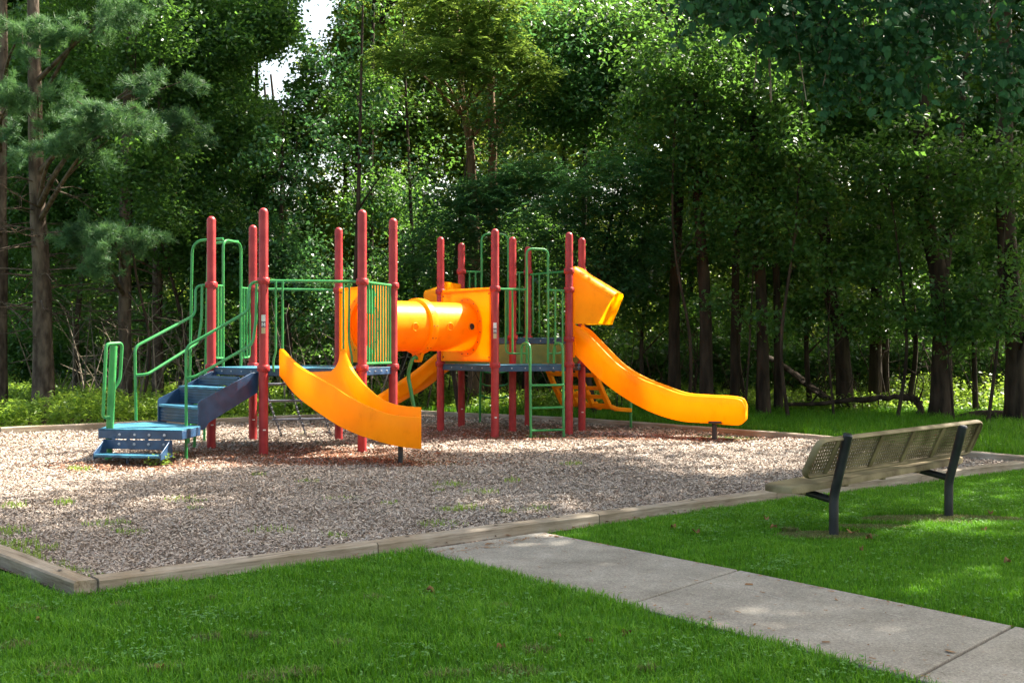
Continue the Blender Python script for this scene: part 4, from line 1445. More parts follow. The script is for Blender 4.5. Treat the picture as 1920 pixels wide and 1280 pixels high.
class Crown:
    def __init__(s, seed):
        s.rng = np.random.default_rng(seed)
        s.v, s.t, s.n = [], [], 0

    def blob(s, c, r, lai=2.0, L=0.125, W=0.074, per=34, cr=0.32, tint=0.5, droop=0.35, culled=True, flatz=0.6, shell=2.4, tspread=0.16):
        rng = s.rng
        lai = lai * LAIK
        area = math.pi * r[0] * r[2]
        nl = lai * area / (0.5 * L * W * 0.55)
        nc = max(3, int(nl / per))
        cl = blob_clumps(c, r, nc, rng, shell)
        if culled:
            cl = cl[cull(cl, rng)]
        cl = cl[cl[:, 2] > 0.15]
        if len(cl) == 0:
            return s
        if L > 0.2:
            fx, fy = to_px(cl)
            seen = (fy > -70) & (fx > -60) & (fx < 1980) & (cl[:, 1] > 3) & (cl[:, 1] < 44)
            if seen.any():
                fine = cl[seen]
                q = np.repeat(fine, 60, 0) + rng.normal(size=(len(fine) * 60, 3)) * np.array([cr, cr, cr * flatz]) * 0.62
                v, f = leaf_quads(q, 0.125, 0.074, rng, droop)
                s.v.append(v)
                s.t.append(np.repeat(rng.normal(tint, tspread, len(fine)), 60) + rng.normal(0, 0.1, len(q)))
                cl = cl[~seen]
                if len(cl) == 0:
                    return s
        ct = rng.normal(tint, tspread, len(cl))
        p = np.repeat(cl, per, 0) + rng.normal(size=(len(cl) * per, 3)) * np.array([cr, cr, cr * flatz]) * 0.62
        tt = np.repeat(ct, per) + rng.normal(0, 0.10, len(p))
        p_ok = p[:, 2] > 0.03
        p, tt = p[p_ok], tt[p_ok]
        v, f = leaf_quads(p, L, W, rng, droop)
        s.v.append(v)
        s.t.append(tt)
        return s

    def fronds(s, c, r, count, length=0.5, pairs=9, tint=0.5, culled=True):
        """pinnate compound leaves: leaflets in two rows along an arching stalk"""
        rng = s.rng
        cl = blob_clumps(c, r, count, rng, 3.0)
        if culled:
            cl = cl[cull(cl, rng)]
        n = len(cl)
        if n == 0:
            return s
        ph = rng.random(n) * 2 * np.pi
        el = rng.normal(0.1, 0.25, n)
        ln = length * rng.uniform(0.7, 1.2, n)
        t = np.linspace(0.15, 1, pairs)
        vs, ts = [], []
        tn = rng.normal(tint, 0.14, n)
        for k in range(pairs):
            x = t[k] * ln
            z = np.sin(el) * x - 0.9 * x * x / length * 0.55
            pos = cl + np.stack([np.cos(ph) * x, np.sin(ph) * x, z], 1)
            for sg in (-1, 1):
                an = ph + sg * 1.15
                q = np.stack([np.cos(an), np.sin(an), rng.normal(-0.25, 0.2, n)], 1)
                w = np.stack([np.cos(ph), np.sin(ph), rng.normal(-0.1, 0.25, n)], 1)
                l_ = (0.105 * math.sin(0.35 + 2.6 * t[k]) ** 0.5 * rng.uniform(0.8, 1.2, n))[:, None] if math.sin(0.35 + 2.6 * t[k]) > 0 else 0.05
                b = pos
                v = np.stack([b, b + q * l_ * 0.45 + w * 0.02, b + q * l_, b + q * l_ * 0.45 - w * 0.02], 1)
                vs.append(v.reshape(-1, 3))
                ts.append(tn + rng.normal(0, 0.06, n))
        s.v.append(np.concatenate(vs))
        s.t.append(np.concatenate(ts))
        return s

    def needles(s, c, r, count, L=0.14, tint=0.5):
        """soft pine boughs: ragged rows of needle tufts along drooping side twigs, with gaps between"""
        rng = s.rng
        c = np.array(c)
        r = np.array(r) * 0.86
        nb = max(5, int(count / 950))
        base, ups, tn = [], [], []
        for k in range(nb):
            st = c + rng.normal(size=3) * np.array(r) * np.array([0.45, 0.5, 0.55])
            an = rng.uniform(0, 2 * np.pi)
            ln = rng.uniform(0.45, 1.15) * r[0]
            d = np.array([math.cos(an), 0.7 * math.sin(an), rng.normal(0.02, 0.22)])
            nt_ = int(9 + 10 * rng.random())
            t0 = rng.normal(tint, 0.16)
            for q in range(nt_):
                f = (q + rng.random()) / nt_
                pos = st + d * ln * f + np.array([0, 0, -0.35 * ln * f * f]) + rng.normal(size=3) * 0.075
                base.append(pos)
                ups.append(d * 0.6 + rng.normal(size=3) * 0.45 + np.array([0, 0, 0.3]))
                tn.append(t0 + 0.25 * (f - 0.5) + rng.normal(0, 0.06))
        base, ups, tn = np.array(base), np.array(ups), np.array(tn)
        m = 74
        ups /= np.linalg.norm(ups, axis=1, keepdims=True)
        B = np.repeat(base, m, 0) + np.repeat(ups, m, 0) * (rng.random((len(base) * m, 1)) - 0.5) * 0.17
        d = np.repeat(ups, m, 0) * 0.75 + rng.normal(size=B.shape) * 0.5
        d /= np.linalg.norm(d, axis=1, keepdims=True)
        sd = np.cross(d, rng.normal(size=d.shape))
        sd /= np.linalg.norm(sd, axis=1, keepdims=True) + 1e-9
        ll = (L * rng.uniform(0.7, 1.2, len(d)))[:, None]
        v = np.stack([B - sd * 0.0034, B + sd * 0.0034, B + d * ll + sd * 0.0016, B + d * ll - sd * 0.0016], 1)
        s.v.append(v.reshape(-1, 3))
        s.t.append(np.repeat(tn, m) + rng.normal(0, 0.08, len(d)))
        return s

    def build(s, name, mat, parent=None):
        if not s.v:
            return None
        v = np.concatenate(s.v)
        t = np.concatenate(s.t)
        return np_mesh(name, v, np.arange(len(v)).reshape(-1, 4), 4, mat, parent, t)

def trunk_mesh(pts, radii, rough, seed, n=14, flare=1.3):
    """tapered trunk with an uneven, ridged skin"""
    rg = np.random.default_rng(seed)
    p = smooth_pts([(*a, r) for a, r in zip(pts, radii)], 7)
    rings = []
    phs = rg.random(6) * 6.28
    for i, q in enumerate(p):
        t = i / (len(p) - 1)
        fl = 1 + (flare - 1) * math.exp(-t * 14)
        ring = []
        for j in range(n):
            a = 2 * math.pi * j / n
            k = 1 + rough * (0.5 * math.sin(3 * a + phs[0] + q[2] * 0.7) + 0.35 * math.sin(5 * a + phs[1] - q[2] * 1.3)) + rough * 0.35 * rg.normal()
            if t < 0.12:
                k += (flare - 1) * 0.5 * math.exp(-t * 20) * max(0, math.sin(4 * a + phs[2]))
            ring.append((q[0] + q[3] * fl * k * math.cos(a), q[1] + q[3] * fl * k * math.sin(a), q[2]))
        rings.append(ring)
    return rings

def tree(name, label, group, base, rad, way, spec, leafmat='leaf', bark='bark', blobs=(), seed=0, upper=True, top=None, limbs=True, extra=None, upc=None, uplai=1.0):
    """base (x,y); way: list of (dx, z) bends of the trunk; blobs: crown masses (px,py,Y,rpx,rpy,{...}) seen in the photo"""
    x, y = base
    root = thing(name, label, 'tree', (x, y, 0), group)
    rg = random.Random(seed * 7 + 3)
    H = top or 15.0
    pts = [(x, y, -0.15)] + [(x + dx, y + rg.uniform(-0.1, 0.1), z) for dx, z in way]
    if pts[-1][2] < H:
        lx = pts[-1][0]
        pts.append((lx + rg.uniform(-0.3, 0.3), y + rg.uniform(-0.2, 0.2), H))
    radii = [rad * (1 - 0.72 * max(0, min(1, q[2] / H)) ** 1.1) for q in pts]
    m = MB()
    m.rings(trunk_mesh(pts, radii, 0.10, seed))
    spine = smooth_pts([(*q, r) for q, r in zip(pts, radii)], 7)
    def spine_at(z):
        i = int(np.argmin(np.abs(spine[:, 2] - z)))
        return spine[i]
    cr = Crown(seed + 100)
    for b in blobs:
        px, py, Y, rpx, rpy = b[:5]
        kw = dict(b[5]) if len(b) > 5 else {}
        c = P(px, py, Y)
        r = (rpx * Y / F, kw.pop('depth', rpx * Y / F * 0.7), rpy * Y / F)
        kind = kw.pop('kind', 'leaf')
        if kind == 'leaf':
            cr.blob(c, r, **kw)
        elif kind == 'frond':
            cr.fronds(c, r, **kw)
        elif kind == 'needle':
            cr.needles(c, r, **kw)
        if limbs and c[2] > 0.8:
            z0 = max(0.5, min(H - 0.5, c[2] - 0.35 * abs(c[0] - x) - 0.5))
            s0 = spine_at(z0)
            e = Vector(c)
            s_ = Vector(s0[:3])
            mid = s_.lerp(e, 0.5) + Vector((rg.uniform(-0.15, 0.15), rg.uniform(-0.15, 0.15), rg.uniform(0.05, 0.3)))
            r0_ = min(s0[3] * 0.5, 0.02 + 0.012 * (e - s_).length)
            pth = smooth_pts([tuple(s_), tuple(mid), tuple(e)], 5)
            m.tube(pth, [r0_ * (1 - 0.8 * i / (len(pth) - 1)) for i in range(len(pth))], 6)
            for _ in range(3):
                a0 = Vector(pth[rg.randint(4, len(pth) - 1)])
                e2 = e + Vector((rg.uniform(-1, 1) * r[0], rg.uniform(-1, 1) * r[1], rg.uniform(-0.6, 1) * r[2])) * 0.8
                m.tube([a0, a0.lerp(e2, 0.5) + Vector((0, 0, 0.05)), e2], [r0_ * 0.4, r0_ * 0.25, r0_ * 0.1], 5)
    if upper:
        # the crown above the photo's upper edge, coarse leaves, shading the wood below
        ux, uy = (pts[-1][0], pts[-1][1])
        for k in range(upper if isinstance(upper, int) and upper > 1 else 5):
            zz = H - 5.5 + 1.5 * k * 5 / 5 if not upc else rg.uniform(*upc)
            c = (ux + rg.uniform(-2.2, 2.2), uy + rg.uniform(-2, 2), zz)
            cr.blob(c, (2.6, 2.4, 1.6), lai=uplai, L=0.30, W=0.17, per=16, cr=0.55, tint=0.5, droop=0.2)
            s0 = spine_at(zz - 1.2)
            m.tube([tuple(s0[:3]), c], [s0[3] * 0.5, 0.02], 6)
    if extra:
        extra(m, cr, root)
    m.build('trunk', M[bark], root, angle=60)
    cr.build('crown', M[leafmat], root)
    return root

# ---- big trees whose trunks stand in the photo
def fork(px_from, py_from, pts, Y, r0):
    def f(m, cr, root):
        p = smooth_pts([P(px_from, py_from, Y)] + [P(a, b, Y + 0.1) for a, b in pts], 6)
        m.tube(p, [r0 * (1 - 0.6 * i / (len(p) - 1)) for i in range(len(p))], 10)
    return f

TR = 'forest trees behind the play area'
def T(px, Y, wpx, way_px, label, name='forest_tree', **kw):
    """trunk from its photo column, distance, width and bends (px, py)"""
    x = PX(px, Y)
    if px > 1240:
        kw['blobs'] = [(b[0], b[1], Y - 0.9, b[3], b[4], dict(b[5], lai=b[5].get('lai', 1) * 0.7)) for b in kw.get('blobs', ())]
    way = [(PX(a, Y) - x, EYE - (b - HZ) * Y / F) for a, b in way_px]
    return tree(name, label, TR, (x, Y), wpx * Y / F / 2 * (0.86 if px > 1240 else 1.0), way, None, **kw)

D = dict
def lf(**k):
    return k

# left pines (their trunks and the soft needle sprays)
def dead_branches(px, Y, rows, n, seed, lo=0.6, hi=1.9):
    def f(m, cr, root):
        rg = random.Random(seed)
        for k in range(n):
            py = rg.uniform(*rows)
            b = Vector(P(px + (py - 700) * -0.02, py, Y))
            an = rg.uniform(0, 2 * math.pi)
            L = rg.uniform(lo, hi)
            d = Vector((math.cos(an), math.sin(an), rg.uniform(-0.35, 0.25)))
            mid = b + d * L * 0.5 + Vector((0, 0, rg.uniform(-0.05, 0.12)))
            e = b + d * L + Vector((0, 0, rg.uniform(-0.3, 0.1)))
            p = smooth_pts([tuple(b), tuple(mid), tuple(e)], 4)
            m.tube(p, [0.022 * (1 - 0.8 * i / (len(p) - 1)) for i in range(len(p))], 5)
            for _ in range(4):
                s_ = Vector(p[rg.randint(3, len(p) - 1)])
                e2 = s_ + Vector((rg.uniform(-0.5, 0.5), rg.uniform(-0.5, 0.5), rg.uniform(-0.35, 0.2)))
                m.tube([s_, s_.lerp(e2, 0.5) + Vector((0, 0, 0.04)), e2], [0.009, 0.006, 0.003], 4)
    return f

T(-6, 24, 34, [(-4, 400), (0, 0)], 'pale pine trunk cut off by the left side of the photo', 'pine_tree', bark='barkpine', leafmat='needle', seed=21, upper=False, top=14,
  extra=dead_branches(-2, 24, (80, 640), 16, 5),
  blobs=[(40, 60, 22, 90, 40, D(kind='needle', count=8000, tint=0.6)), (20, 190, 22, 60, 32, D(kind='needle', count=6000))])
T(82, 23.5, 36, [(78, 520), (70, 330), (66, 0)], 'pine with a lit bare lower trunk and dead side branches at the left', 'pine_tree', bark='barkpine', leafmat='needle', seed=22, upper=False, top=14,
  extra=dead_branches(74, 23.5, (330, 620), 34, 6),
  blobs=[(70, 180, 21.5, 95, 26, D(kind='needle', count=9000, tint=0.62)), (150, 62, 22, 60, 26, D(kind='needle', count=6500, tint=0.65)), (215, 215, 20.5, 78, 44, D(kind='needle', count=14000, tint=0.5)),
         (125, 268, 21, 55, 24, D(kind='needle', count=6000, tint=0.45)), (235, 20, 22, 90, 30, D(kind='needle', count=9000, tint=0.5)), (300, 150, 22, 70, 22, D(kind='needle', count=6000, tint=0.35)), (160, 275, 21, 75, 16, D(kind='needle', count=5000, tint=0.4))])
T(235, 25.5, 26, [(236, 520), (238, 300)], 'dark pine trunk topped by a drooping soft green spray, left of the stairs', 'pine_tree', bark='barkpine', leafmat='needle', seed=23, upper=False, top=14,
  extra=dead_branches(236, 25.5, (420, 660), 24, 7),
  blobs=[(215, 452, 23, 82, 30, D(kind='needle', count=12000, tint=0.55)), (195, 490, 22.5, 46, 20, D(kind='needle', count=5000, tint=0.55)), (150, 440, 23, 40, 18, D(kind='needle', count=4000, tint=0.4)), (330, 230, 24, 80, 24, D(kind='needle', count=7000, tint=0.3))])
T(296, 27, 21, [(294, 520), (298, 300)], 'thin dark pine trunk just right of the drooping pine spray', 'pine_tree', bark='barkpine', leafmat='leaf', seed=24, upper=3, top=13,
  extra=dead_branches(296, 27, (380, 680), 16, 8),
  blobs=[(330, 360, 27, 90, 90, D(lai=1.5)), (250, 330, 28, 70, 80, D(lai=1.2))])
# centre
T(893, 27, 27, [(885, 330), (866, 180), (858, 60)], 'leaning reddish trunk with vines and a yellow green locust crown above the crawl tube', 'locust_tree', bark='barkred', leafmat='leafyel', seed=31, upper=False, top=10.2,
  blobs=[(850, 96, 24.6, 70, 30, D(kind='frond', culled=False, count=250, tint=0.62)), (912, 62, 24.9, 60, 34, D(kind='frond', culled=False, count=230, tint=0.7)), (770, 112, 25, 50, 24, D(kind='frond', culled=False, count=130, tint=0.5)), (955, 104, 25, 56, 26, D(kind='frond', culled=False, count=170, tint=0.55)),
         (820, 60, 25.4, 60, 30, D(kind='frond', culled=False, count=150, tint=0.4)), (715, 100, 25.3, 34, 16, D(kind='frond', culled=False, count=60, tint=0.5)), (880, 130, 24.6, 80, 26, D(kind='frond', culled=False, count=180, tint=0.35)), (1010, 140, 25, 50, 26, D(kind='frond', culled=False, count=120, tint=0.4)), (870, 20, 25, 90, 26, D(kind='frond', culled=False, count=200, tint=0.5)), (800, -20, 25.2, 80, 40, D(kind='frond', culled=False, count=200, tint=0.5)), (950, -10, 25.2, 80, 40, D(kind='frond', culled=False, count=200, tint=0.5)), (880, -70, 25.2, 110, 40, D(kind='frond', culled=False, count=200, tint=0.5)), (890, 200, 25.2, 90, 40, D(kind='frond', count=150, tint=0.3))])
T(924, 27.6, 24, [(924, 330), (921, 190), (916, 60)], 'straight reddish trunk right of the leaning locust', 'locust_tree', bark='barkred', leafmat='leafcool', seed=32, upper=3, top=13,
  blobs=[(1000, 190, 26.5, 90, 60, D(kind='frond', count=420, tint=0.5)), (920, 265, 26.5, 60, 26, D(kind='frond', count=240, tint=0.4)), (1060, 150, 27, 80, 60, D(lai=1.2))])
# right, from left to right
T(1265, 24.5, 26, [(1264, 560), (1272, 380), (1278, 150)], 'pale barked trunk standing behind the crest of the wave slide', seed=41, top=15,
  blobs=[(1230, 300, 25.5, 110, 110, D(lai=1.6)), (1330, 190, 26, 90, 90, D(lai=1.4))])
T(1325, 23.5, 28, [(1322, 560), (1306, 330), (1300, 120)], 'stout dark trunk rising behind the low half of the wave slide', seed=42, top=16,
  blobs=[(1345, 330, 24.5, 80, 80, D(lai=1.4)), (1260, 120, 25, 110, 110, D(lai=1.5))])
T(1378, 24.5, 19, [(1378, 520), (1388, 300), (1400, 120)], 'slim dark trunk above the end of the wave slide', seed=43, top=14,
  blobs=[(1420, 300, 25, 70, 110, D(lai=1.2))])
T(1431, 23.8, 26, [(1429, 560), (1416, 420), (1412, 200)], 'trunk with a pale lower half right of the wave slide end', seed=44, top=15,
  blobs=[(1470, 420, 24.5, 80, 80, D(lai=1.4)), (1450, 180, 25, 100, 90, D(lai=1.4))])
T(1460, 25, 18, [(1458, 560), (1452, 400)], 'thin dark trunk close beside the pale lower trunk', seed=45, top=13,
  blobs=[(1530, 330, 25.5, 70, 90, D(lai=1.3))])
T(1588, 25.5, 33, [(1576, 620), (1556, 560), (1540, 400), (1535, 200)], 'leaning split trunk behind the left part of the bench', seed=46, top=15,
  blobs=[(1600, 480, 26, 90, 70, D(lai=1.5)), (1570, 250, 26, 100, 90, D(lai=1.4))])
T(1640, 26.5, 26, [(1642, 520), (1636, 300)], 'straight trunk at the middle of the fallen branch', seed=47, top=15,
  blobs=[(1660, 420, 27, 80, 80, D(lai=1.5)), (1680, 280, 26.5, 80, 80, D(lai=1.3))])
T(1660, 27.5, 15, [(1658, 560), (1664, 400)], 'thin trunk close on the right of a straight one, behind the bench', seed=48, top=13, blobs=[(1700, 520, 27.5, 80, 60, D(lai=1.3))])
T(1762, 23.0, 42, [(1766, 620), (1758, 500), (1742, 420), (1725, 250)], 'thick forked trunk behind the right end of the bench', seed=49, top=16,
  extra=fork(1764, 520, [(1778, 440), (1795, 300), (1810, 100)], 23.0, 0.16),
  blobs=[(1760, 590, 23.6, 90, 60, D(lai=1.5)), (1800, 420, 24, 80, 80, D(lai=1.4)), (1730, 280, 24, 100, 90, D(lai=1.5)), (1860, 560, 24, 60, 70, D(lai=1.3))])
T(1906, 21.8, 44, [(1900, 620), (1886, 430), (1884, 200)], 'largest dark trunk at the right side of the photo', seed=50, top=17,
  blobs=[(1890, 330, 23, 80, 90, D(lai=1.5)), (1900, 600, 22.6, 60, 60, D(lai=1.4))])

# ---- leafy understorey trees filling the wood edge
UN = 'leafy understorey trees of the wood'
def Ust(px, Y, label, blobs, leafmat='leaf', seed=0, wpx=10, top=None, bark='bark', way=None, high=()):
    x = PX(px, Y)
    zmax = max(EYE - (b[1] - HZ) * b[2] / F for b in blobs)
    rg = random.Random(seed)
    w = way or [(rg.uniform(-0.25, 0.25), 1.6), (rg.uniform(-0.5, 0.5), 4.0)]
    w = [q for q in w if q[1] < zmax - 0.3]
    return tree('understorey_tree', label, UN, (x, Y), wpx * Y / F / 2, w, None, leafmat=leafmat, bark=bark, blobs=blobs, seed=seed, upper=False, top=(16.0 if high else max(1.5, zmax + 0.4)), extra=(high_crown(x, Y, high, seed) if high else None))

def high_crown(x, Y, spots, seed):  # unseen crowns high above, added to shade the trees below
    def f(m, cr, root):
        for dx, dy, z, r in spots:
            cr.blob((x + dx, Y + dy, z), (r, r * 0.9, 1.7), lai=0.95, L=0.32, W=0.19, per=16, cr=0.55, droop=0.2)
            m.tube([(x, Y, z - 3.0), (x + dx * 0.6, Y + dy * 0.6, z - 0.8), (x + dx, Y + dy, z)], [0.10, 0.06, 0.02], 6)
    return f

def bl(px, py, Y, rx, ry, **k):
    return (px, py, Y, rx, ry, k)

Ust(150, 30, 'leafy tree filling the back left behind the pines', [bl(120, 120, 30, 160, 130, lai=2.2), bl(60, 380, 30, 130, 130, lai=1.8), bl(190, 360, 30.5, 130, 130, lai=1.8), bl(110, 570, 31, 150, 80, lai=1.2)], seed=60, wpx=12)
Ust(390, 28, 'broad dark crown left of the sky gap', [bl(420, 70, 27, 120, 100, lai=2.6), bl(330, 60, 27.5, 110, 110, lai=2.2), bl(450, 250, 27, 95, 90, lai=2.2), bl(340, 230, 27.5, 110, 100, lai=2.0), bl(520, 30, 27, 70, 60, lai=2.0)], seed=61, wpx=14)
Ust(330, 26.5, 'understorey tree behind the blue stairs', [bl(330, 420, 26.5, 120, 90, lai=1.8), bl(430, 480, 27, 120, 90, lai=1.8, tint=0.4), bl(330, 590, 27.5, 120, 70, lai=1.0)], seed=62)
Ust(545, 27, 'cool dark tree behind the left tower posts', [bl(560, 330, 26, 110, 110, lai=2.3, tint=0.42), bl(620, 220, 26, 100, 90, lai=2.2), bl(520, 480, 26.5, 110, 90, lai=2.0), bl(600, 560, 27, 120, 70, lai=1.5)], leafmat='leafcool', seed=63, wpx=13)
Ust(660, 25.5, 'bluish leafy tree above the tallest left posts', [bl(680, 190, 25.5, 100, 110, lai=2.3, tint=0.55), bl(640, 60, 26, 80, 80, lai=2.2), bl(720, 330, 25.5, 100, 100, lai=2.2, tint=0.5), bl(690, 470, 26, 100, 80, lai=2.0, tint=0.4)], leafmat='leafcool', seed=64, wpx=12)
Ust(790, 27, 'tangled vine hung tree left of the leaning locust', [bl(790, 200, 27, 90, 90, lai=2.0), bl(760, 60, 27.5, 110, 70, lai=2.2), bl(800, 330, 27, 90, 90, lai=1.8), bl(780, 480, 27, 100, 80, lai=1.8, tint=0.4)], seed=65)
Ust(865, 24.5, 'feathery sumac in front of the locust trunks', [bl(870, 400, 24, 90, 60, kind='frond', count=520, tint=0.4), bl(930, 360, 24, 80, 50, kind='frond', count=420, tint=0.5), bl(990, 330, 24.2, 80, 46, kind='frond', count=380, tint=0.55), bl(840, 480, 24.5, 100, 60, kind='frond', count=420, tint=0.3)], leafmat='leafcool', seed=66)
Ust(1120, 23.5, 'feathery leaved tree above the slide hood', [bl(1150, 340, 23, 110, 60, kind='frond', count=650, tint=0.6), bl(1060, 420, 23.2, 110, 70, kind='frond', count=600, tint=0.4), bl(1190, 440, 23.4, 80, 80, kind='frond', count=480, tint=0.45), bl(1130, 510, 23.8, 110, 60, lai=1.6, tint=0.35)], leafmat='leafcool', seed=67, wpx=12)
Ust(1060, 27, 'yellow green leafy tree high between locust and right trees', [bl(1080, 60, 26.5, 120, 80, lai=2.3, tint=0.55), bl(1080, 210, 26.5, 110, 80, lai=2.0, tint=0.5), bl(960, 60, 27, 90, 70, lai=1.8), bl(1180, 150, 26.5, 90, 90, lai=2.0)], seed=68, wpx=13)
Ust(980, 28.5, 'dim tree behind the middle posts of the right tower', [bl(980, 480, 28, 120, 80, lai=1.8, tint=0.35), bl(900, 560, 28, 120, 70, lai=1.6, tint=0.35), bl(1010, 590, 28.5, 120, 60, lai=1.2, tint=0.4)], seed=69)
Ust(745, 28, 'dim shrubby tree behind the crawl tube', [bl(740, 560, 28, 120, 70, lai=1.7, tint=0.35), bl(830, 610, 28, 90, 50, lai=1.2, tint=0.45)], seed=70)
Ust(1210, 27, 'dark tree between the slide hood and the pale trunk', [bl(1190, 560, 26.5, 90, 70, lai=1.4, tint=0.4), bl(1250, 470, 27, 100, 80, lai=1.6), bl(1290, 600, 28, 80, 50, lai=0.9)], seed=71)
Ust(1400, 27.5, 'mid green tree above the wave slide end', [bl(1390, 450, 27, 90, 80, lai=1.5), bl(1360, 120, 27, 120, 120, lai=2.0), bl(1400, 560, 27.5, 80, 50, lai=0.9)], seed=72)
Ust(1520, 26.5, 'maple like tree with low branches left of the bench back', [bl(1500, 500, 26, 90, 70, lai=1.6, tint=0.45), bl(1540, 580, 26, 100, 50, lai=1.3, tint=0.5), bl(1490, 200, 26, 120, 120, lai=1.9), bl(1620, 600, 26.5, 90, 40, lai=1.1)], seed=73)
Ust(1700, 25.5, 'maple like tree above the middle of the bench back', [bl(1690, 480, 25, 90, 70, lai=1.6, tint=0.5), bl(1680, 590, 25.5, 90, 46, lai=1.4, tint=0.45), bl(1640, 190, 25.5, 120, 110, lai=2.0)], seed=74)
Ust(1830, 24.5, 'low limbed tree between the forked trunk and the largest trunk', [bl(1840, 500, 24, 80, 80, lai=1.6), bl(1830, 620, 24, 80, 46, lai=1.5, tint=0.4), bl(1820, 250, 24.5, 120, 120, lai=2.0)], seed=75)
Ust(1960, 24, 'leafy tree leaning in from beyond the right side', [bl(1940, 430, 24, 80, 100, lai=1.6), bl(1930, 180, 24, 100, 110, lai=1.9)], seed=76)
Ust(1290, 22.6, 'leafy tree whose low limbs hang in front of the stout dark trunk', [bl(1300, 250, 22.5, 90, 80, lai=1.0), bl(1230, 210, 22.5, 80, 90, lai=1.2), bl(1340, 420, 22.5, 60, 50, lai=0.8), bl(1330, 110, 22.5, 100, 80, lai=1.2)], seed=101, wpx=7)
Ust(1480, 22.4, 'leafy tree with thin stem in front of the pale lower trunk', [bl(1470, 290, 22.3, 110, 80, lai=1.0), bl(1430, 390, 22.3, 70, 50, lai=0.9, tint=0.55), bl(1560, 380, 22.3, 80, 50, lai=0.9), bl(1520, 480, 22.4, 60, 30, lai=0.8), bl(1430, 150, 22.4, 90, 70, lai=1.1)], seed=102, wpx=7)
Ust(1680, 22.4, 'leafy tree with thin stem before the straight trunk and the forked one', [bl(1650, 330, 22.3, 110, 70, lai=0.9), bl(1730, 400, 22.3, 80, 50, lai=0.9, tint=0.55), bl(1640, 500, 22.3, 60, 36, lai=0.8), bl(1690, 590, 22.4, 50, 24, lai=0.8)], seed=103, wpx=7)
Ust(1850, 21.4, 'leafy tree with thin stem before the largest trunk', [bl(1830, 340, 21.3, 90, 60, lai=0.9), bl(1890, 480, 21.3, 50, 44, lai=0.8), bl(1800, 540, 21.4, 60, 34, lai=0.8, tint=0.55)], seed=104, wpx=7)
Ust(1395, 22.9, 'small leafy tree reaching across the slim trunk above the wave slide end', [bl(1375, 480, 22.8, 60, 34, lai=0.8, tint=0.6), bl(1340, 560, 22.9, 50, 26, lai=0.7, tint=0.55), bl(1420, 590, 22.9, 56, 24, lai=0.7, tint=0.6)], seed=106, wpx=5)
Ust(1565, 22.9, 'small leafy tree reaching across the leaning split trunk', [bl(1540, 540, 22.8, 66, 30, lai=0.8, tint=0.6), bl(1610, 610, 22.9, 60, 24, lai=0.7, tint=0.6), bl(1500, 610, 22.9, 50, 22, lai=0.7, tint=0.55)], seed=107, wpx=5)
Ust(1790, 21.9, 'small leafy tree spreading sprays in front of the forked trunk', [bl(1760, 620, 21.8, 70, 26, lai=0.9, tint=0.55), bl(1850, 590, 21.9, 60, 30, lai=0.8, tint=0.6), bl(1820, 660, 21.9, 50, 18, lai=0.7, tint=0.6)], seed=108, wpx=5)
Ust(262, 24.6, 'leafy tree covering the tops of the dark pine trunks left of the stairs', [bl(250, 330, 24.3, 80, 60, lai=1.2), bl(300, 420, 24.4, 60, 60, lai=1.1), bl(310, 280, 24.4, 70, 60, lai=1.2), bl(240, 100, 24.6, 60, 60, lai=1.2), bl(300, 60, 24.8, 70, 60, lai=1.3)], seed=105, wpx=6)
# a deeper row, half hidden
for i, (px, Y, ttl) in enumerate([(370, 39, 'far tree glimpsed over the handrails of the stairs'), (655, 39, 'far tree glimpsed over the curved slide'), (120, 40, 'far tree glimpsed between the two leftmost pines'), (20, 36, 'sunny far tree glimpsed past the cut off pine'), (260, 36, 'sunny far tree glimpsed behind the drooping pine spray'), (470, 37, 'sunny far tree glimpsed below the sky gap'), (700, 36, 'far tree glimpsed above the crawl tube'), (880, 36, 'far tree glimpsed between the locust trunks'),
                                 (1080, 37, 'far tree glimpsed over the right tower'), (1290, 36, 'far tree glimpsed beside the pale barked trunk'), (1500, 37, 'far tree glimpsed left of the leaning split trunk'), (1700, 36, 'far tree glimpsed left of the forked trunk'), (1850, 37, 'far tree glimpsed left of the largest trunk')]):
    rg = random.Random(i)
    Ust(px, Y, ttl, [bl(px + rg.uniform(-40, 40), 440, Y, 130, 120, lai=2.6 if px < 560 else 1.9, L=0.17, W=0.10, tint=0.5), bl(px + rg.uniform(-40, 40), 230, Y, 130, 130, lai=2.6 if px < 560 else 2.0, L=0.17, W=0.10, tint=0.5), bl(px + rg.uniform(-40, 40), 40, Y, 130, 130, lai=2.6 if px < 560 else 2.0, L=0.17, W=0.10, tint=0.5), bl(px, 600, Y, 130, 50, lai=1.2, L=0.17, W=0.10, tint=0.45)], leafmat='leaf' if px < 560 else 'farleaf', seed=80 + i, wpx=12, high=((-1.6, -1.5, 13.6, 2.8), (1.6, -2.2, 14.4, 2.8), (0, 1.2, 16, 3.0), (0.5, -4.0, 13.2, 2.4)) if px < 620 else ())

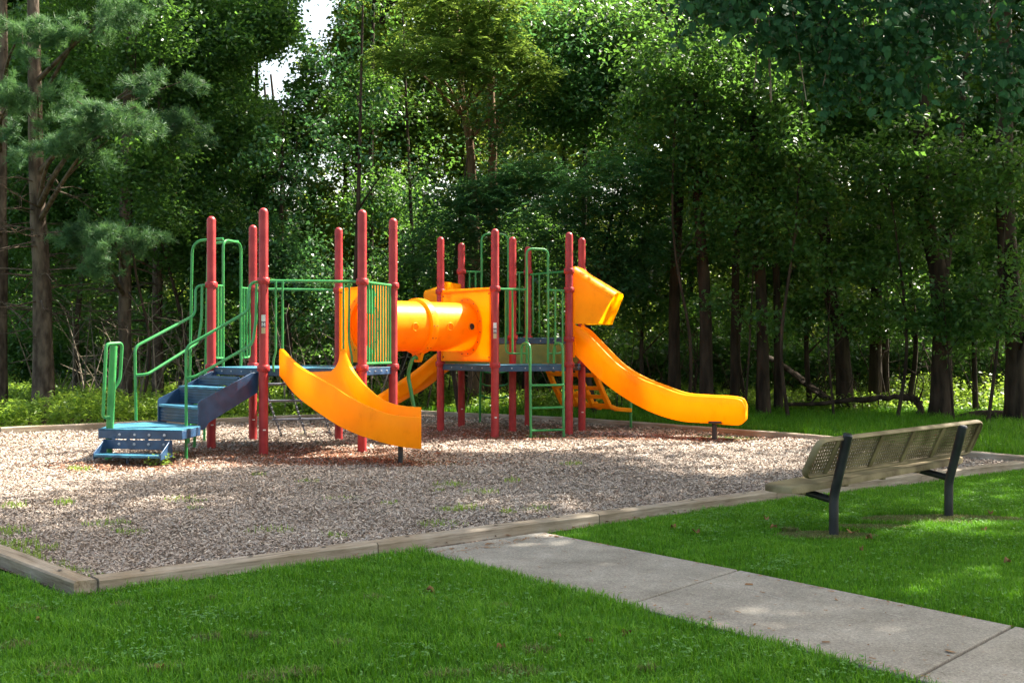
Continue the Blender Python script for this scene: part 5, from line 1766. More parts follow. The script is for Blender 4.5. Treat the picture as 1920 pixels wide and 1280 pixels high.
# ---- shrubs under the trees
def shrub(px, Y, rx, rz, label, seed, lai=1.3, tint=0.4, mat='leaf'):
    x = PX(px, Y)
    r = thing('shrub', label, 'shrub', (x, Y, 0), 'shrubs under the trees')
    cr = Crown(seed + 700)
    rg = random.Random(seed)
    m = MB()
    for k in range(4):
        c = (x + rg.uniform(-0.55, 0.55) * rx, Y + rg.uniform(-0.5, 0.5), rz * rg.uniform(0.6, 1.2))
        cr.blob(c, (rx * rg.uniform(0.4, 0.7), 0.6, rz * rg.uniform(0.45, 0.75)), lai=lai * 0.7, tint=tint, per=26, culled=False)
        m.tube(smooth_pts([(x + rg.uniform(-.1, .1), Y + rg.uniform(-.1, .1), -0.05), ((x + c[0]) / 2, Y, c[2] * 0.5), c], 3), [0.022, 0.02, 0.018, 0.015, 0.012, 0.008, 0.005], 5)
    m.build('stem', M['bark'], r, angle=60)
    cr.build('foliage', M[mat], r)
for i, (px, Y, rx, rz, lb, ti) in enumerate([
    (40, 33, 2.0, 1.3, 'shrub behind the foot of the cut off pine', 0.5), (170, 32, 1.8, 1.2, 'shrub between the lit pine and the dark pine trunk', 0.45), (400, 31, 2.0, 1.4, 'shrub behind the top of the blue stairs', 0.4), (520, 31.5, 1.9, 1.3, 'shrub behind the chain climber', 0.35),
    (640, 31, 1.9, 1.4, 'shrub behind the curved slide entrance', 0.35), (790, 31.5, 2.0, 1.4, 'shrub behind the straight slide under the tube', 0.35), (920, 31, 1.8, 1.2, 'shrub behind the ring climber', 0.4), (1040, 31, 1.9, 1.3, 'shrub behind the green ladder', 0.35), (1150, 30.5, 1.9, 1.5, 'shrub seen through the gap under the wave slide', 0.35),
    (1225, 32, 1.8, 1.4, 'shrub left of the pale barked trunk', 0.35), (1350, 31, 1.8, 1.3, 'shrub between the stout trunk and the slim one', 0.35), (1400, 34, 1.8, 1.4, 'shrub deeper in the wood beyond the end of the wave slide', 0.5), (1510, 31, 1.8, 1.2, 'shrub behind the leaning fallen log', 0.4), (1610, 33, 1.8, 1.4, 'shrub between the leaning split trunk and the straight trunk', 0.4), (1705, 31, 1.7, 1.2, 'shrub between the straight trunk and the forked trunk', 0.4), (1830, 30, 1.9, 1.0, 'sunny shrub between the forked trunk and the largest trunk', 0.7)]):
    shrub(px, Y, rx, rz, lb, i, tint=ti)

# ---- trees beyond the right side whose crowns shade the lawn and the near mulch
def shade_tree(x, y, top, label, blobs, seed, extra=None, leafmat='leaf'):
    def ex(m, cr, root):
        rg = random.Random(seed)
        for (cx, cy, cz, rx, rz, lai) in blobs:
            cr.blob((cx, cy, cz), (rx, rx, rz), lai=lai, L=0.26, W=0.16, per=18, cr=0.5, droop=0.2)
            s_ = Vector((x, y, max(3.5, cz - 2.5)))
            e = Vector((cx, cy, cz))
            p = smooth_pts([tuple(s_), tuple(s_.lerp(e, 0.5) + Vector((0, 0, 0.5))), tuple(e)], 5)
            m.tube(p, [0.12 * (1 - 0.8 * i / (len(p) - 1)) for i in range(len(p))], 7)
        if extra:
            extra(m, cr, root)
    return tree('shade_tree', label, 'tall trees right of the lawn', (x, y), 0.34, [(0.1, 4), (-0.2, 9)], None, leafmat=leafmat, blobs=(), seed=seed, upper=False, top=top, extra=ex)

shade_tree(11.5, 13.0, 17, 'tall tree standing beyond the right side, whose crown shades the lawn', [
    (10.5, 12.5, 12, 3.4, 2.2, 1.9), (7.5, 12.0, 11.5, 3.0, 1.8, 1.9), (4.8, 11.6, 11, 2.6, 1.5, 1.8), (9, 15.5, 13, 3.2, 2.0, 1.9), (6, 15, 12.5, 3.0, 1.8, 1.8), (8.5, 9.8, 11.5, 3.0, 1.8, 1.8), (12.5, 10, 11, 3, 2, 1.6), (2.6, 11.4, 12, 2.4, 1.4, 1.7), (5.3, 9.2, 12, 2.5, 1.5, 1.7)], 91)
shade_tree(14.5, 18.5, 18, 'tall tree further back beyond the right side', [
    (13, 18, 13, 3.5, 2.2, 1.9), (10, 18, 13, 3.2, 2.0, 1.9), (7.5, 17.8, 12.5, 2.8, 1.8, 1.8), (12, 21.5, 13.5, 3.2, 2, 1.8), (9, 21, 14, 3.0, 2, 1.8), (15.5, 16, 12, 3, 2, 1.6), (5.2, 17.2, 13, 2.6, 1.6, 1.8), (16, 21, 12, 3, 2, 1.5)], 92)

shade_tree(18.0, 25.0, 19, 'unseen tall tree added beyond the right side to shade the wood edge', [  # out of view, added to keep sun off the right understorey
    (17, 25, 13, 3.6, 2.4, 1.9), (14, 25, 13.5, 3.2, 2.2, 1.8), (20, 26, 13, 3.5, 2.2, 1.6), (16, 28, 14, 3.4, 2.2, 1.8), (13, 28, 14.5, 3.2, 2.2, 1.6), (19, 22, 12, 3.2, 2.2, 1.6), (11.5, 26, 14.5, 3, 2, 1.6)], 93)
shade_tree(21.0, 38.0, 19, 'unseen tall tree added deep beyond the right side to shade the wood floor', [  # out of view, added to block sun from the undergrowth between the trunks
    (20, 37, 13, 3.6, 2.4, 1.8), (16.5, 37, 14.5, 3.4, 2.2, 1.8), (13, 38, 16, 3.2, 2.2, 1.6), (18, 41, 15, 3.4, 2.4, 1.6), (22, 34, 12.5, 3.4, 2.4, 1.6), (10, 37, 16, 3.0, 2.0, 1.6), (24, 40, 13, 3.4, 2.4, 1.4), (14.5, 34, 14, 3.2, 2.2, 1.6)], 94)

Ust(716, 31.5, 'tall slender tree added behind the tallest left posts, its unseen high crown shading the wood', [bl(716, 380, 31, 80, 70, lai=1.2), bl(690, 180, 31, 70, 70, lai=1.2)], seed=120, wpx=12,  # added tree, its unseen crown shades the left and middle trees
    high=((-3.6, -1.6, 14.2, 2.6), (-0.6, -1.0, 14.6, 2.6), (2.2, -0.6, 14.2, 2.6), (-2.0, -3.2, 13.9, 2.4), (-6.2, -0.6, 14.8, 2.6), (-4.0, 2.2, 16.2, 2.8), (0.2, 2.4, 16.2, 2.8), (1.0, -3.4, 13.6, 2.4), (4.6, 0.5, 15, 2.6), (-8.5, 1.5, 15.5, 2.6), (5.0, -2.6, 13.8, 2.5), (7.0, -1.4, 14.6, 2.6), (3.4, -1.8, 13.9, 2.4)))

# the leafy vine curtain hanging high at the upper right
vx = thing('hanging_vine', 'dark heart leaved vine curtain hanging across the upper right', 'vine', (6.5, 14.8, 0))
cr = Crown(300)
rngv = np.random.default_rng(301)
for k in range(300):
    px = rngv.uniform(1290, 2000)
    # the curtain's ragged lower hem, deeper to the right
    hem = 40 + 130 * max(0, min(1, (px - 1330) / 330)) + 26 * math.sin(px * 0.031) + 22 * math.sin(px * 0.083 + 1) + rngv.normal(0, 14)
    Y = 14.6 + rngv.uniform(-0.6, 0.9)
    py = rngv.uniform(-90, hem)
    c = np.array(P(px, py, Y))
    n = 26
    q = c + rngv.normal(size=(n, 3)) * np.array([0.17, 0.17, 0.13])
    v = heart_leaves(q, 0.115, rngv)
    cr.v.append(v)
    t = rngv.normal(0.45, 0.16) + rngv.normal(0, 0.1, n)
    cr.t.append(np.concatenate([t, t]))
for px, py0, py1 in ((1545, 120, 225), (1660, 150, 230), (1720, 160, 215), (1575, 150, 200), (1800, 160, 240), (1890, 170, 235), (1620, 140, 190)):
    for py in range(py0, py1, 9):
        q = np.array(P(px + 6 * math.sin(py * 0.1), py, 14.6)) + rngv.normal(size=(7, 3)) * 0.07
        cr.v.append(heart_leaves(q, 0.11, rngv))
        t = rngv.normal(0.45, 0.2, 7)
        cr.t.append(np.concatenate([t, t]))
cr.build('foliage', M['vine'], vx)
m = MB()
rg = random.Random(77)
m.tube(smooth_pts([(11.3, 13.2, 8.0), (9.0, 14.0, 7.6), (6.0, 14.7, 6.9), (3.0, 14.8, 6.5)], 6), [0.10 * (1 - 0.8 * i / 18) for i in range(19)], 8)
for k in range(26):
    x = rg.uniform(3.0, 7.3)
    z1 = 6.55 + (x - 3.0) * 0.11
    z0 = z1 - rg.uniform(0.8, 2.0)
    yy = 14.75 + rg.uniform(-0.3, 0.3)
    m.tube(smooth_pts([(x, yy, z1), (x + rg.uniform(-.2, .2), yy, (z0 + z1) / 2), (x + rg.uniform(-.3, .3), yy, z0)], 4), 0.008, 5)
m.build('stem', M['twig'], vx)

# ---- far wood behind everything, reads as one mass
cr = Crown(400)
rgn = np.random.default_rng(401)
for k in range(120):
    x = rgn.uniform(-44, 44)
    y = rgn.uniform(46, 60)
    z = rgn.uniform(0.5, 17) if k % 3 else rgn.uniform(0.3, 5)
    cr.blob((x, y, z), (4.4, 3, 3.4), lai=1.2, L=0.36, W=0.22, per=14, cr=0.8, tint=0.5, culled=True)
fw = cr.build('far_wood', M['farleaf'])
tag(fw, 'sunny far wood seen as bright specks through the trees', 'wood', kind='stuff')
m = MB()
rg = random.Random(5)
for k in range(60):
    x, y = rg.uniform(-36, 36), rg.uniform(42, 60)
    m.tube([(x, y, -0.1), (x + rg.uniform(-.4, .4), y, 6), (x + rg.uniform(-.8, .8), y, 14)], [rg.uniform(0.12, 0.26), 0.12, 0.05], 7)
o = m.build('far_trunk_mass', M['bark'], fw)
o['kind'] = 'stuff'

# ---- saplings and bare twiggy brush between the trunks
def brush(x0, x1, y0, y1, n, hmax, seed, name, label, mat='twig', lean=0.5):
    rg = random.Random(seed)
    m = MB()
    for k in range(n):
        x, y = rg.uniform(x0, x1), rg.uniform(y0, y1)
        h = rg.uniform(0.5, hmax)
        b = Vector((x, y, -0.05))
        e = b + Vector((rg.uniform(-lean, lean) * h, rg.uniform(-lean, lean) * h, h))
        mid = b.lerp(e, 0.5) + Vector((rg.uniform(-.12, .12), 0, 0.05))
        r = 0.006 + 0.007 * h
        p = smooth_pts([tuple(b), tuple(mid), tuple(e)], 3)
        m.tube(p, [r * (1 - 0.75 * i / (len(p) - 1)) for i in range(len(p))], 5)
        for _ in range(4):
            s_ = Vector(p[rg.randint(2, len(p) - 1)])
            e2 = s_ + Vector((rg.uniform(-.5, .5), rg.uniform(-.4, .4), rg.uniform(-.1, .5)))
            m.tube([s_, e2], [r * 0.45, r * 0.15], 4)
    return tag(m.build(name, M[mat], None, angle=60), label, 'brush', kind='stuff')
brush(-11, -3, 24.5, 31, 150, 2.6, 1, 'brush', 'dry bare twigs tangled between the left trunks', 'twig')
brush(-3, 14, 24.5, 32, 170, 2.4, 2, 'brush', 'dark bare saplings and twigs between the right trunks', 'bark')

# ---- fallen wood
m = MB()
p = smooth_pts([P(1418, 655, 28.4), P(1478, 692, 27.2), P(1520, 725, 26.4), P(1572, 762, 25.4)], 6)
m.rings(trunk_mesh([tuple(q) for q in p[::4]], [0.10, 0.11, 0.12, 0.13, 0.14, 0.15, 0.15, 0.15][:len(p[::4])], 0.12, 3, 10, 1.0))
tag(m.build('fallen_log', M['bark'], None, angle=60), 'dark log leaning down to the ground left of the leaning split trunk', 'log')
m = MB()
p = smooth_pts([P(1478, 760, 24.2), P(1600, 750, 24.0), P(1690, 745, 23.8), P(1722, 756, 23.6), P(1724, 785, 23.5), P(1722, 800, 23.4)], 6)
rg = random.Random(8)
m.tube([q + np.array([rg.uniform(-.03, .03), 0, rg.uniform(-.025, .025)]) for q in p], [(0.045 + 0.05 * i / (len(p) - 1)) * rg.uniform(0.8, 1.2) for i in range(len(p))], 8)
for k in range(7):
    q = p[rg.randint(2, len(p) - 6)]
    e = q + np.array([rg.uniform(-.4, .4), rg.uniform(-.3, .3), rg.uniform(0.15, 0.6)])
    m.tube([tuple(q), tuple((q + e) / 2 + np.array([.05, 0, .05])), tuple(e)], [0.022, 0.014, 0.006], 5)
tag(m.build('fallen_log', M['bark'], None, angle=60), 'crooked fallen branch lying low behind the bench back', 'log')
m = MB()
p = smooth_pts([P(1790, 795, 22.6), P(1850, 785, 22.4), P(1960, 792, 22.2)], 5)
m.tube(p, [0.16, 0.17, 0.18, 0.18, 0.18, 0.18, 0.18, 0.18, 0.18, 0.18, 0.18][:len(p)], 10)
tag(m.build('fallen_log', M['bark'], None, angle=60), 'thick log on the ground at the foot of the largest trunk', 'log')

# ---- weeds (leafy stems) and rough grass at the wood edge
def weeds(polys, name, label, mat, seed, parent=None):
    rng = np.random.default_rng(seed)
    V, T_ = [], []
    for poly, n, h0, h1, L, Wd, tint in polys:
        xs = [q[0] for q in poly]
        ys = [q[1] for q in poly]
        pts = np.stack([rng.uniform(min(xs), max(xs), n * 4), rng.uniform(min(ys), max(ys), n * 4)], 1)
        pts = pts[in_poly(pts[:, 0], pts[:, 1], poly)][:n]
        lump = 0.6 + 0.4 * np.sin(pts[:, 0] * 1.7 + 0.6) * np.sin(pts[:, 1] * 1.3) + rng.normal(0, 0.15, len(pts))
        h = h0 + (h1 - h0) * np.clip(lump, 0, 1)
        k = 13
        t = np.tile(np.linspace(0.12, 1.0, k), len(pts))
        lean = rng.normal(0, 0.22, (len(pts), 2))
        P3 = np.repeat(np.concatenate([pts, np.zeros((len(pts), 1))], 1), k, 0)
        hh = np.repeat(h, k)
        P3[:, 2] = t * hh
        P3[:, :2] += np.repeat(lean, k, 0) * (t * hh)[:, None] + rng.normal(0, 0.035, (len(P3), 2))
        v, f = leaf_quads(P3, L, Wd, rng, 0.15, 0.5)
        V.append(v)
        T_.append(np.repeat(rng.normal(tint, 0.14, len(pts)), k) + rng.normal(0, 0.1, len(P3)))
    v = np.concatenate(V)
    o = np_mesh(name, v, np.arange(len(v)).reshape(-1, 4), 4, M[mat], parent, np.concatenate(T_))
    if parent is None:
        tag(o, label, 'weeds', kind='stuff')
    return o
weeds([([(-16, 16), (-13.2, 17.2), (-9.7, 20.3), (-6.5, 23.0), (-4.6, 24.5), (-2.6, 26.2), (-5, 30), (-16, 30)], 6400, 0.12, 0.6, 0.13, 0.045, 0.6),
       ([(-3, 26.4), (1.4, 23.6), (3, 30), (-4, 33)], 1500, 0.1, 0.5, 0.12, 0.045, 0.45),
       ([(-16, 30), (-3, 30), (-2, 44), (-24, 44)], 2600, 0.2, 0.8, 0.18, 0.07, 0.6)],
      'weeds', 'bright leafy weeds and long grass banked at the left edge of the wood', 'weed', 3)
weeds([([(2, 25.5), (14, 24.0), (14, 34), (1, 36)], 2600, 0.1, 0.45, 0.13, 0.05, 0.45),
       ([(10.5, 22), (14.5, 21), (18, 36), (9.8, 30)], 1500, 0.2, 0.9, 0.12, 0.05, 0.75),
       ([(-2, 33), (18, 33), (20, 38), (-4, 38)], 1600, 0.2, 0.6, 0.16, 0.07, 0.4)],
      'weeds', 'patchy leafy undergrowth between the trunks on the right', 'weed', 4)

def blades(name, label, regions, mat, seed, excl=(), kind='grass'):
    """grass blades, each a bent strip of two faces"""
    rng = np.random.default_rng(seed)
    Vq, Tq = [], []
    for poly, n, h0, h1, w, tint in regions:
        xs = [q[0] for q in poly]
        ys = [q[1] for q in poly]
        pts = np.stack([rng.uniform(min(xs), max(xs), n), rng.uniform(min(ys), max(ys), n)], 1)
        ok = in_poly(pts[:, 0], pts[:, 1], poly)
        jx, jy = rng.normal(0, 0.02, n), rng.normal(0, 0.02, n)
        for e in excl:
            ok &= ~in_poly(pts[:, 0] + jx, pts[:, 1] + jy, e)
        pts = pts[ok]
        k = len(pts)
        big = 0.5 + 0.28 * np.sin(pts[:, 0] * 2.3 + 1.7 * np.sin(pts[:, 1] * 1.9)) * np.sin(pts[:, 1] * 2.9 + np.sin(pts[:, 0] * 3.1)) + 0.22 * np.sin(pts[:, 0] * 9.1 + 3 * np.sin(pts[:, 1] * 4.3)) * np.sin(pts[:, 1] * 8.3)
        h = (h0 + (h1 - h0) * np.clip(big + rng.normal(0, 0.22, k), 0, 1.3))
        an = rng.random(k) * 2 * np.pi
        la = rng.uniform(0.15, 0.85, k)
        d = np.stack([np.cos(an), np.sin(an)], 1)
        s = np.stack([-np.sin(an), np.cos(an), np.zeros(k)], 1) * (w * rng.uniform(0.6, 1.3, k))[:, None] * 0.5
        b = np.concatenate([pts, np.full((k, 1), -0.01)], 1)
        m1 = b + np.concatenate([d * (h * la * 0.25)[:, None], (h * 0.6)[:, None]], 1)
        tp = b + np.concatenate([d * (h * la * 0.85)[:, None], (h * (1.0 - 0.35 * la))[:, None]], 1)
        q1 = np.stack([b - s, b + s, m1 + s * 0.8, m1 - s * 0.8], 1)
        q2 = np.stack([m1 - s * 0.8, m1 + s * 0.8, tp + s * 0.12, tp - s * 0.12], 1)
        Vq.append(np.concatenate([q1, q2]).reshape(-1, 3))
        t = tint + 0.3 * (big - 0.5) + rng.normal(0, 0.25, k)
        Tq += [np.concatenate([t, t])]
    v = np.concatenate(Vq)
    o = np_mesh(name, v, np.arange(len(v)).reshape(-1, 4), 4, M[mat], None, np.concatenate(Tq))
    return tag(o, label, kind, kind='stuff')

BEDX = [(-12.5, 16.5), (-2.67, 6.66), (-0.68, 8.14), (2.57, 10.88), (6.25, 13.66), (7.0, 14.2), (7.05, 14.3), (6.4, 15.4), (5.0, 18.3), (1.55, 22.5), (-2.1, 25.2), (-6.0, 22.15), (-9.05, 19.55)]
def shrink_path(d):
    out = []
    for q, other in zip(PATH_L + PATH_R[::-1], PATH_R + PATH_L[::-1]):
        v = Vector((other[0] - q[0], other[1] - q[1])).normalized()
        out.append((q[0] + v.x * d, q[1] + v.y * d))
    return out
PX_IN = shrink_path(0.012)
PX_IN = PX_IN[:5] + [(x_ + 0.024, y_ + 0.018) for x_, y_ in (PATH_L + PATH_R[::-1])[5:]]
WORN = [[(2.5 + 0.42 * math.cos(t), 8.93 + 0.22 * math.sin(t)) for t in (2 * math.pi * k / 16 for k in range(16))],
        [(3.75 + 0.75 * math.cos(t), 9.75 + 0.28 * math.sin(t)) for t in (2 * math.pi * k / 16 for k in range(16))],
        [(3.0 + 0.40 * math.cos(t), 9.35 + 0.14 * math.sin(t)) for t in (2 * math.pi * k / 12 for k in range(12))]]
rngt = np.random.default_rng(50)
th = []
for px, py, r in [(560, 1265, .10), (500, 1275, .12), (400, 1130, .05), (940, 1145, .06), (120, 1265, .16), (60, 1150, .12), (30, 1215, .1), (640, 1215, .06), (1010, 1225, .08), (960, 1265, .13), (840, 1270, .1), (1210, 1262, .06), (390, 1200, .08), (480, 1195, .07), (230, 1140, .07), (300, 1260, .1), (700, 1130, .05), (1480, 995, .08), (1540, 1010, .12)]:
    x, y, _ = G(px, py)
    th.append(([(x + r * rngt.uniform(.7, 1.3) * math.cos(t), y + 0.8 * r * rngt.uniform(.6, 1.2) * math.sin(t)) for t in (2 * math.pi * k / 9 for k in range(9))], int(8000 * r), 0.03, 0.07, 0.0055, 0.45))
THATCH = [t_[0] for t_ in th[::1]]
blades('lawn_grass', 'short mown green lawn around the path and the bench', [
    ([(-3.4, 4.6), (2.6, 4.6), (2.4, 5.4), (-0.2, 8.9), (-3.0, 8.2), (-4.2, 9)], 360000, 0.025, 0.09, 0.0050, 0.5),
    ([(0.0, 8.9), (2.4, 5.6), (5, 5.0), (5.2, 9.2), (2.7, 11.0), (0.6, 9.4)], 320000, 0.02, 0.07, 0.0048, 0.5),
    ([(2.6, 11.0), (4.6, 9.0), (8, 9.0), (8, 15.6), (6.2, 13.9)], 170000, 0.025, 0.06, 0.0055, 0.5),
    ([(-9, 6), (-2.6, 6), (-2.6, 6.7), (-9, 14)], 60000, 0.03, 0.07, 0.006, 0.5)], 'grass', 11, [BEDX, PX_IN] + WORN)
def clover(name, label, regions, seed, excl):
    rng = np.random.default_rng(seed)
    V, T_ = [], []
    for poly, npatch in regions:
        xs, ys = [q[0] for q in poly], [q[1] for q in poly]
        pc = np.stack([rng.uniform(min(xs), max(xs), npatch), rng.uniform(min(ys), max(ys), npatch)], 1)
        pc = np.repeat(pc, 46, 0) + rng.normal(size=(npatch * 46, 2)) * np.repeat(rng.uniform(0.06, 0.32, npatch), 46)[:, None]
        ok = in_poly(pc[:, 0], pc[:, 1], poly)
        for e in excl:
            ok &= ~in_poly(pc[:, 0], pc[:, 1], e)
        pc = pc[ok]
        k = len(pc)
        z = rng.uniform(0.03, 0.065, k)
        a0 = rng.random(k) * 6.28
        t = rng.normal(0.6, 0.18, k)
        for j in range(3):
            a = a0 + j * 2.094
            d = np.stack([np.cos(a), np.sin(a), rng.normal(0.05, 0.25, k)], 1)
            s = np.stack([-np.sin(a), np.cos(a), rng.normal(0, 0.25, k)], 1)
            c = np.concatenate([pc, z[:, None]], 1)
            l = rng.uniform(0.008, 0.015, k)[:, None]
            V.append(np.stack([c, c + d * l * 0.7 + s * l * 0.55, c + d * l * 1.15, c + d * l * 0.7 - s * l * 0.55], 1).reshape(-1, 3))
            T_.append(t)
    v = np.concatenate(V)
    o = np_mesh(name, v, np.arange(len(v)).reshape(-1, 4), 4, M['clover'], None, np.concatenate(T_))
    return tag(o, label, 'clover', kind='stuff')
M['clover'] = leaf_mat('clover_leaf', (0.035, 0.11, 0.018), (0.065, 0.19, 0.03), (0.13, 0.28, 0.06), (0.14, 0.36, 0.03), 0.3, 0.5, 0.3)
clover('clover', 'small clover leaves mixed into the lawn', [([(-3.4, 4.6), (2.6, 4.6), (2.4, 5.4), (-0.2, 8.9), (-3.0, 8.2)], 90), ([(0.0, 8.9), (2.4, 5.6), (5, 5.0), (6.5, 9.2), (7, 14), (2.7, 11.0)], 200)], 61, [BEDX, PX_IN] + WORN)
blades('thin_grass', 'thin brownish moss and grass worn under the bench', [(w, 16000, 0.008, 0.03, 0.0045, 0.55) for w in WORN], 'drygrass', 12)
blades('rough_grass', 'rough dark grass strip between the far timbers and the trunks', [
    ([(1.4, 22.6), (5.0, 18.3), (6.4, 15.4), (7.1, 14.2), (14, 15), (14, 25), (6, 26)], 110000, 0.10, 0.26, 0.010, 0.42),
    ([(-2.2, 25.2), (1.4, 22.6), (6, 26), (2, 30)], 30000, 0.10, 0.3, 0.012, 0.45)], 'grass', 13, [BEDX])
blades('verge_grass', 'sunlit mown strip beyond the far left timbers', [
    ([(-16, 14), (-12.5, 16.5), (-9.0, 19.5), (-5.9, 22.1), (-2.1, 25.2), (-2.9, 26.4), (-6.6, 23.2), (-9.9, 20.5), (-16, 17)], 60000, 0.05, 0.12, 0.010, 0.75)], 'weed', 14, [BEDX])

blades('thatch', 'patches of dull dry clippings lying in the near lawn', th, 'drygrass', 51)

# ---- wood chips of the play surface
def chips():
    rng = np.random.default_rng(21)
    V, T_ = [], []
    inner = [(-2.55, 6.95), (-0.68, 8.38), (2.5, 11.1), (6.1, 13.9), (6.75, 14.3), (6.15, 15.25), (4.75, 18.1), (1.45, 22.2), (-2.1, 24.9), (-5.8, 21.95), (-8.85, 19.35), (-12.3, 16.5)]
    for (y0, y1, n, sc) in ((6.5, 9.5, 160000, 0.62), (9.5, 12.5, 180000, 0.68), (12.5, 16, 180000, 0.82), (16, 20, 110000, 1.1), (20, 27, 50000, 1.6)):
        xr = 0.5 * y1 + 0.8
        p = np.stack([rng.uniform(-xr, xr, n), rng.uniform(y0, y1, n)], 1)
        p = p[in_poly(p[:, 0], p[:, 1], inner)]
        k = len(p)
        an = rng.random(k) * 2 * np.pi
        L = sc * rng.gamma(3.0, 0.0085, k) + 0.008
        Wd = np.minimum(L * rng.uniform(0.2, 0.6, k), 0.018 * sc)
        tilt = rng.normal(0, 0.30, k)
        roll = rng.normal(0, 0.45, k)
        d = np.stack([np.cos(an) * np.cos(tilt), np.sin(an) * np.cos(tilt), np.sin(tilt)], 1)
        s = np.stack([-np.sin(an) * np.cos(roll), np.cos(an) * np.cos(roll), np.sin(roll)], 1)
        hgt = rng.random(k) ** 2 * 0.022 + 0.5 * (np.abs(np.sin(tilt)) * L * 0.5 + np.abs(np.sin(roll)) * Wd * 0.5) + 0.003
        c = np.concatenate([p, (hgt + 0.004 + mulch_h(p[:, 0], p[:, 1]))[:, None]], 1)
        a, b = d * L[:, None] / 2, s * Wd[:, None] / 2
        j = lambda: rng.uniform(0.55, 1.1, k)[:, None]
        v = np.stack([c - a * j() - b * j(), c + a * j() - b * j(), c + a * j() + b * j(), c - a * j() + b * j()], 1)
        V.append(v.reshape(-1, 3))
        patch = 0.06 * np.sin(p[:, 0] * 1.1 + 2 * np.sin(p[:, 1] * 0.7)) * np.sin(p[:, 1] * 1.3)
        T_.append(rng.beta(2.8, 2.5, k) + patch)
    v = np.concatenate(V)
    o = np_mesh('wood_chips', v, np.arange(len(v)).reshape(-1, 4), 4, M['chip'], None, np.concatenate(T_))
    tag(o, 'weathered tan wood chip mulch covering the play area', 'mulch', kind='stuff')
chips()
def red_chips():
    rng = np.random.default_rng(22)
    P2 = []
    for cx, cy, rx, ry, n in ((-3.0, 15.6, 1.6, 1.0, 9000), (-2.2, 14.5, 1.3, 0.4, 5000), (-0.2, 19.0, 1.4, 0.9, 6000), (2.6, 18.3, 1.5, 0.35, 4500), (-4.8, 14.1, 0.9, 0.5, 3000), (0.4, 18.2, 0.7, 0.4, 1500)):
        P2.append(np.stack([rng.normal(cx, rx * 0.6, n), rng.normal(cy, ry * 0.6, n)], 1))
    t = rng.uniform(0, 1, 5000)
    for a, b in (((-2.4, 7.1), (2.4, 11.0)),):
        P2.append(np.stack([a[0] + (b[0] - a[0]) * t + rng.normal(0, 0.06, 5000), a[1] + (b[1] - a[1]) * t + rng.normal(0, 0.06, 5000)], 1))
    p = np.concatenate(P2)
    k = len(p)
    an = rng.random(k) * 2 * np.pi
    L = rng.gamma(3.0, 0.010, k) + 0.01
    Wd = np.minimum(L * rng.uniform(0.2, 0.6, k), 0.016)
    tl, ro = rng.normal(0, 0.3, k), rng.normal(0, 0.45, k)
    d = np.stack([np.cos(an) * np.cos(tl), np.sin(an) * np.cos(tl), np.sin(tl)], 1)
    s = np.stack([-np.sin(an) * np.cos(ro), np.cos(an) * np.cos(ro), np.sin(ro)], 1)
    c = np.concatenate([p, (0.018 + rng.random(k) * 0.012 + mulch_h(p[:, 0], p[:, 1]))[:, None]], 1)
    a, b = d * L[:, None] / 2, s * Wd[:, None] / 2
    v = np.stack([c - a - b, c + a - b * 0.6, c + a * 0.9 + b, c - a * 0.8 + b], 1).reshape(-1, 3)
    o = np_mesh('reddish_chips', v, np.arange(len(v)).reshape(-1, 4), 4, M['chipred'], None)
    tag(o, 'fresh reddish brown wood chips scuffed up under the equipment', 'mulch', kind='stuff')
red_chips()
def debris():
    rng = np.random.default_rng(23)
    t = rng.uniform(0, 1, 260)
    a = np.stack([-0.62 + 0.85 * t, 8.1 + 0.75 * t], 1) + np.stack([np.abs(rng.normal(0, 0.10, 260)), -np.abs(rng.normal(0, 0.12, 260))], 1)
    n = 420
    u, w = rng.uniform(0, 1, n), rng.uniform(0, 1, n)
    e = np.where(rng.random(n) < 0.6, 0.02 + np.abs(rng.normal(0, 0.03, n)), w)
    e = np.where(rng.random(n) < 0.5, 1 - e, e)
    L_, R_ = np.array(PATH_L), np.array(PATH_R)
    seg = np.minimum((u * 2.6).astype(int), 3)
    f = (u * 2.6 - seg)[:, None]
    l = L_[seg] * (1 - f) + L_[seg + 1] * f
    r = R_[seg] * (1 - f) + R_[seg + 1] * f
    p = np.concatenate([a, l * (1 - e[:, None]) + r * e[:, None]])
    k = len(p)
    an = rng.random(k) * 6.28
    L = rng.gamma(2.5, 0.006, k) + 0.004
    Wd = L * rng.uniform(0.15, 0.5, k)
    d = np.stack([np.cos(an), np.sin(an), rng.normal(0, 0.08, k)], 1) * L[:, None] / 2
    s = np.stack([-np.sin(an), np.cos(an), rng.normal(0, 0.15, k)], 1) * Wd[:, None] / 2
    c = np.concatenate([p, np.full((k, 1), 0.0285)], 1)
    v = np.stack([c - d - s, c + d - s * 0.6, c + d * 0.9 + s, c - d * 0.8 + s], 1).reshape(-1, 3)
    o = np_mesh('path_debris', v, np.arange(len(v)).reshape(-1, 4), 4, M['deadleaf'], None)
    tag(o, 'specks of bark and leaf litter scattered on the concrete path', 'litter', kind='stuff')
debris()

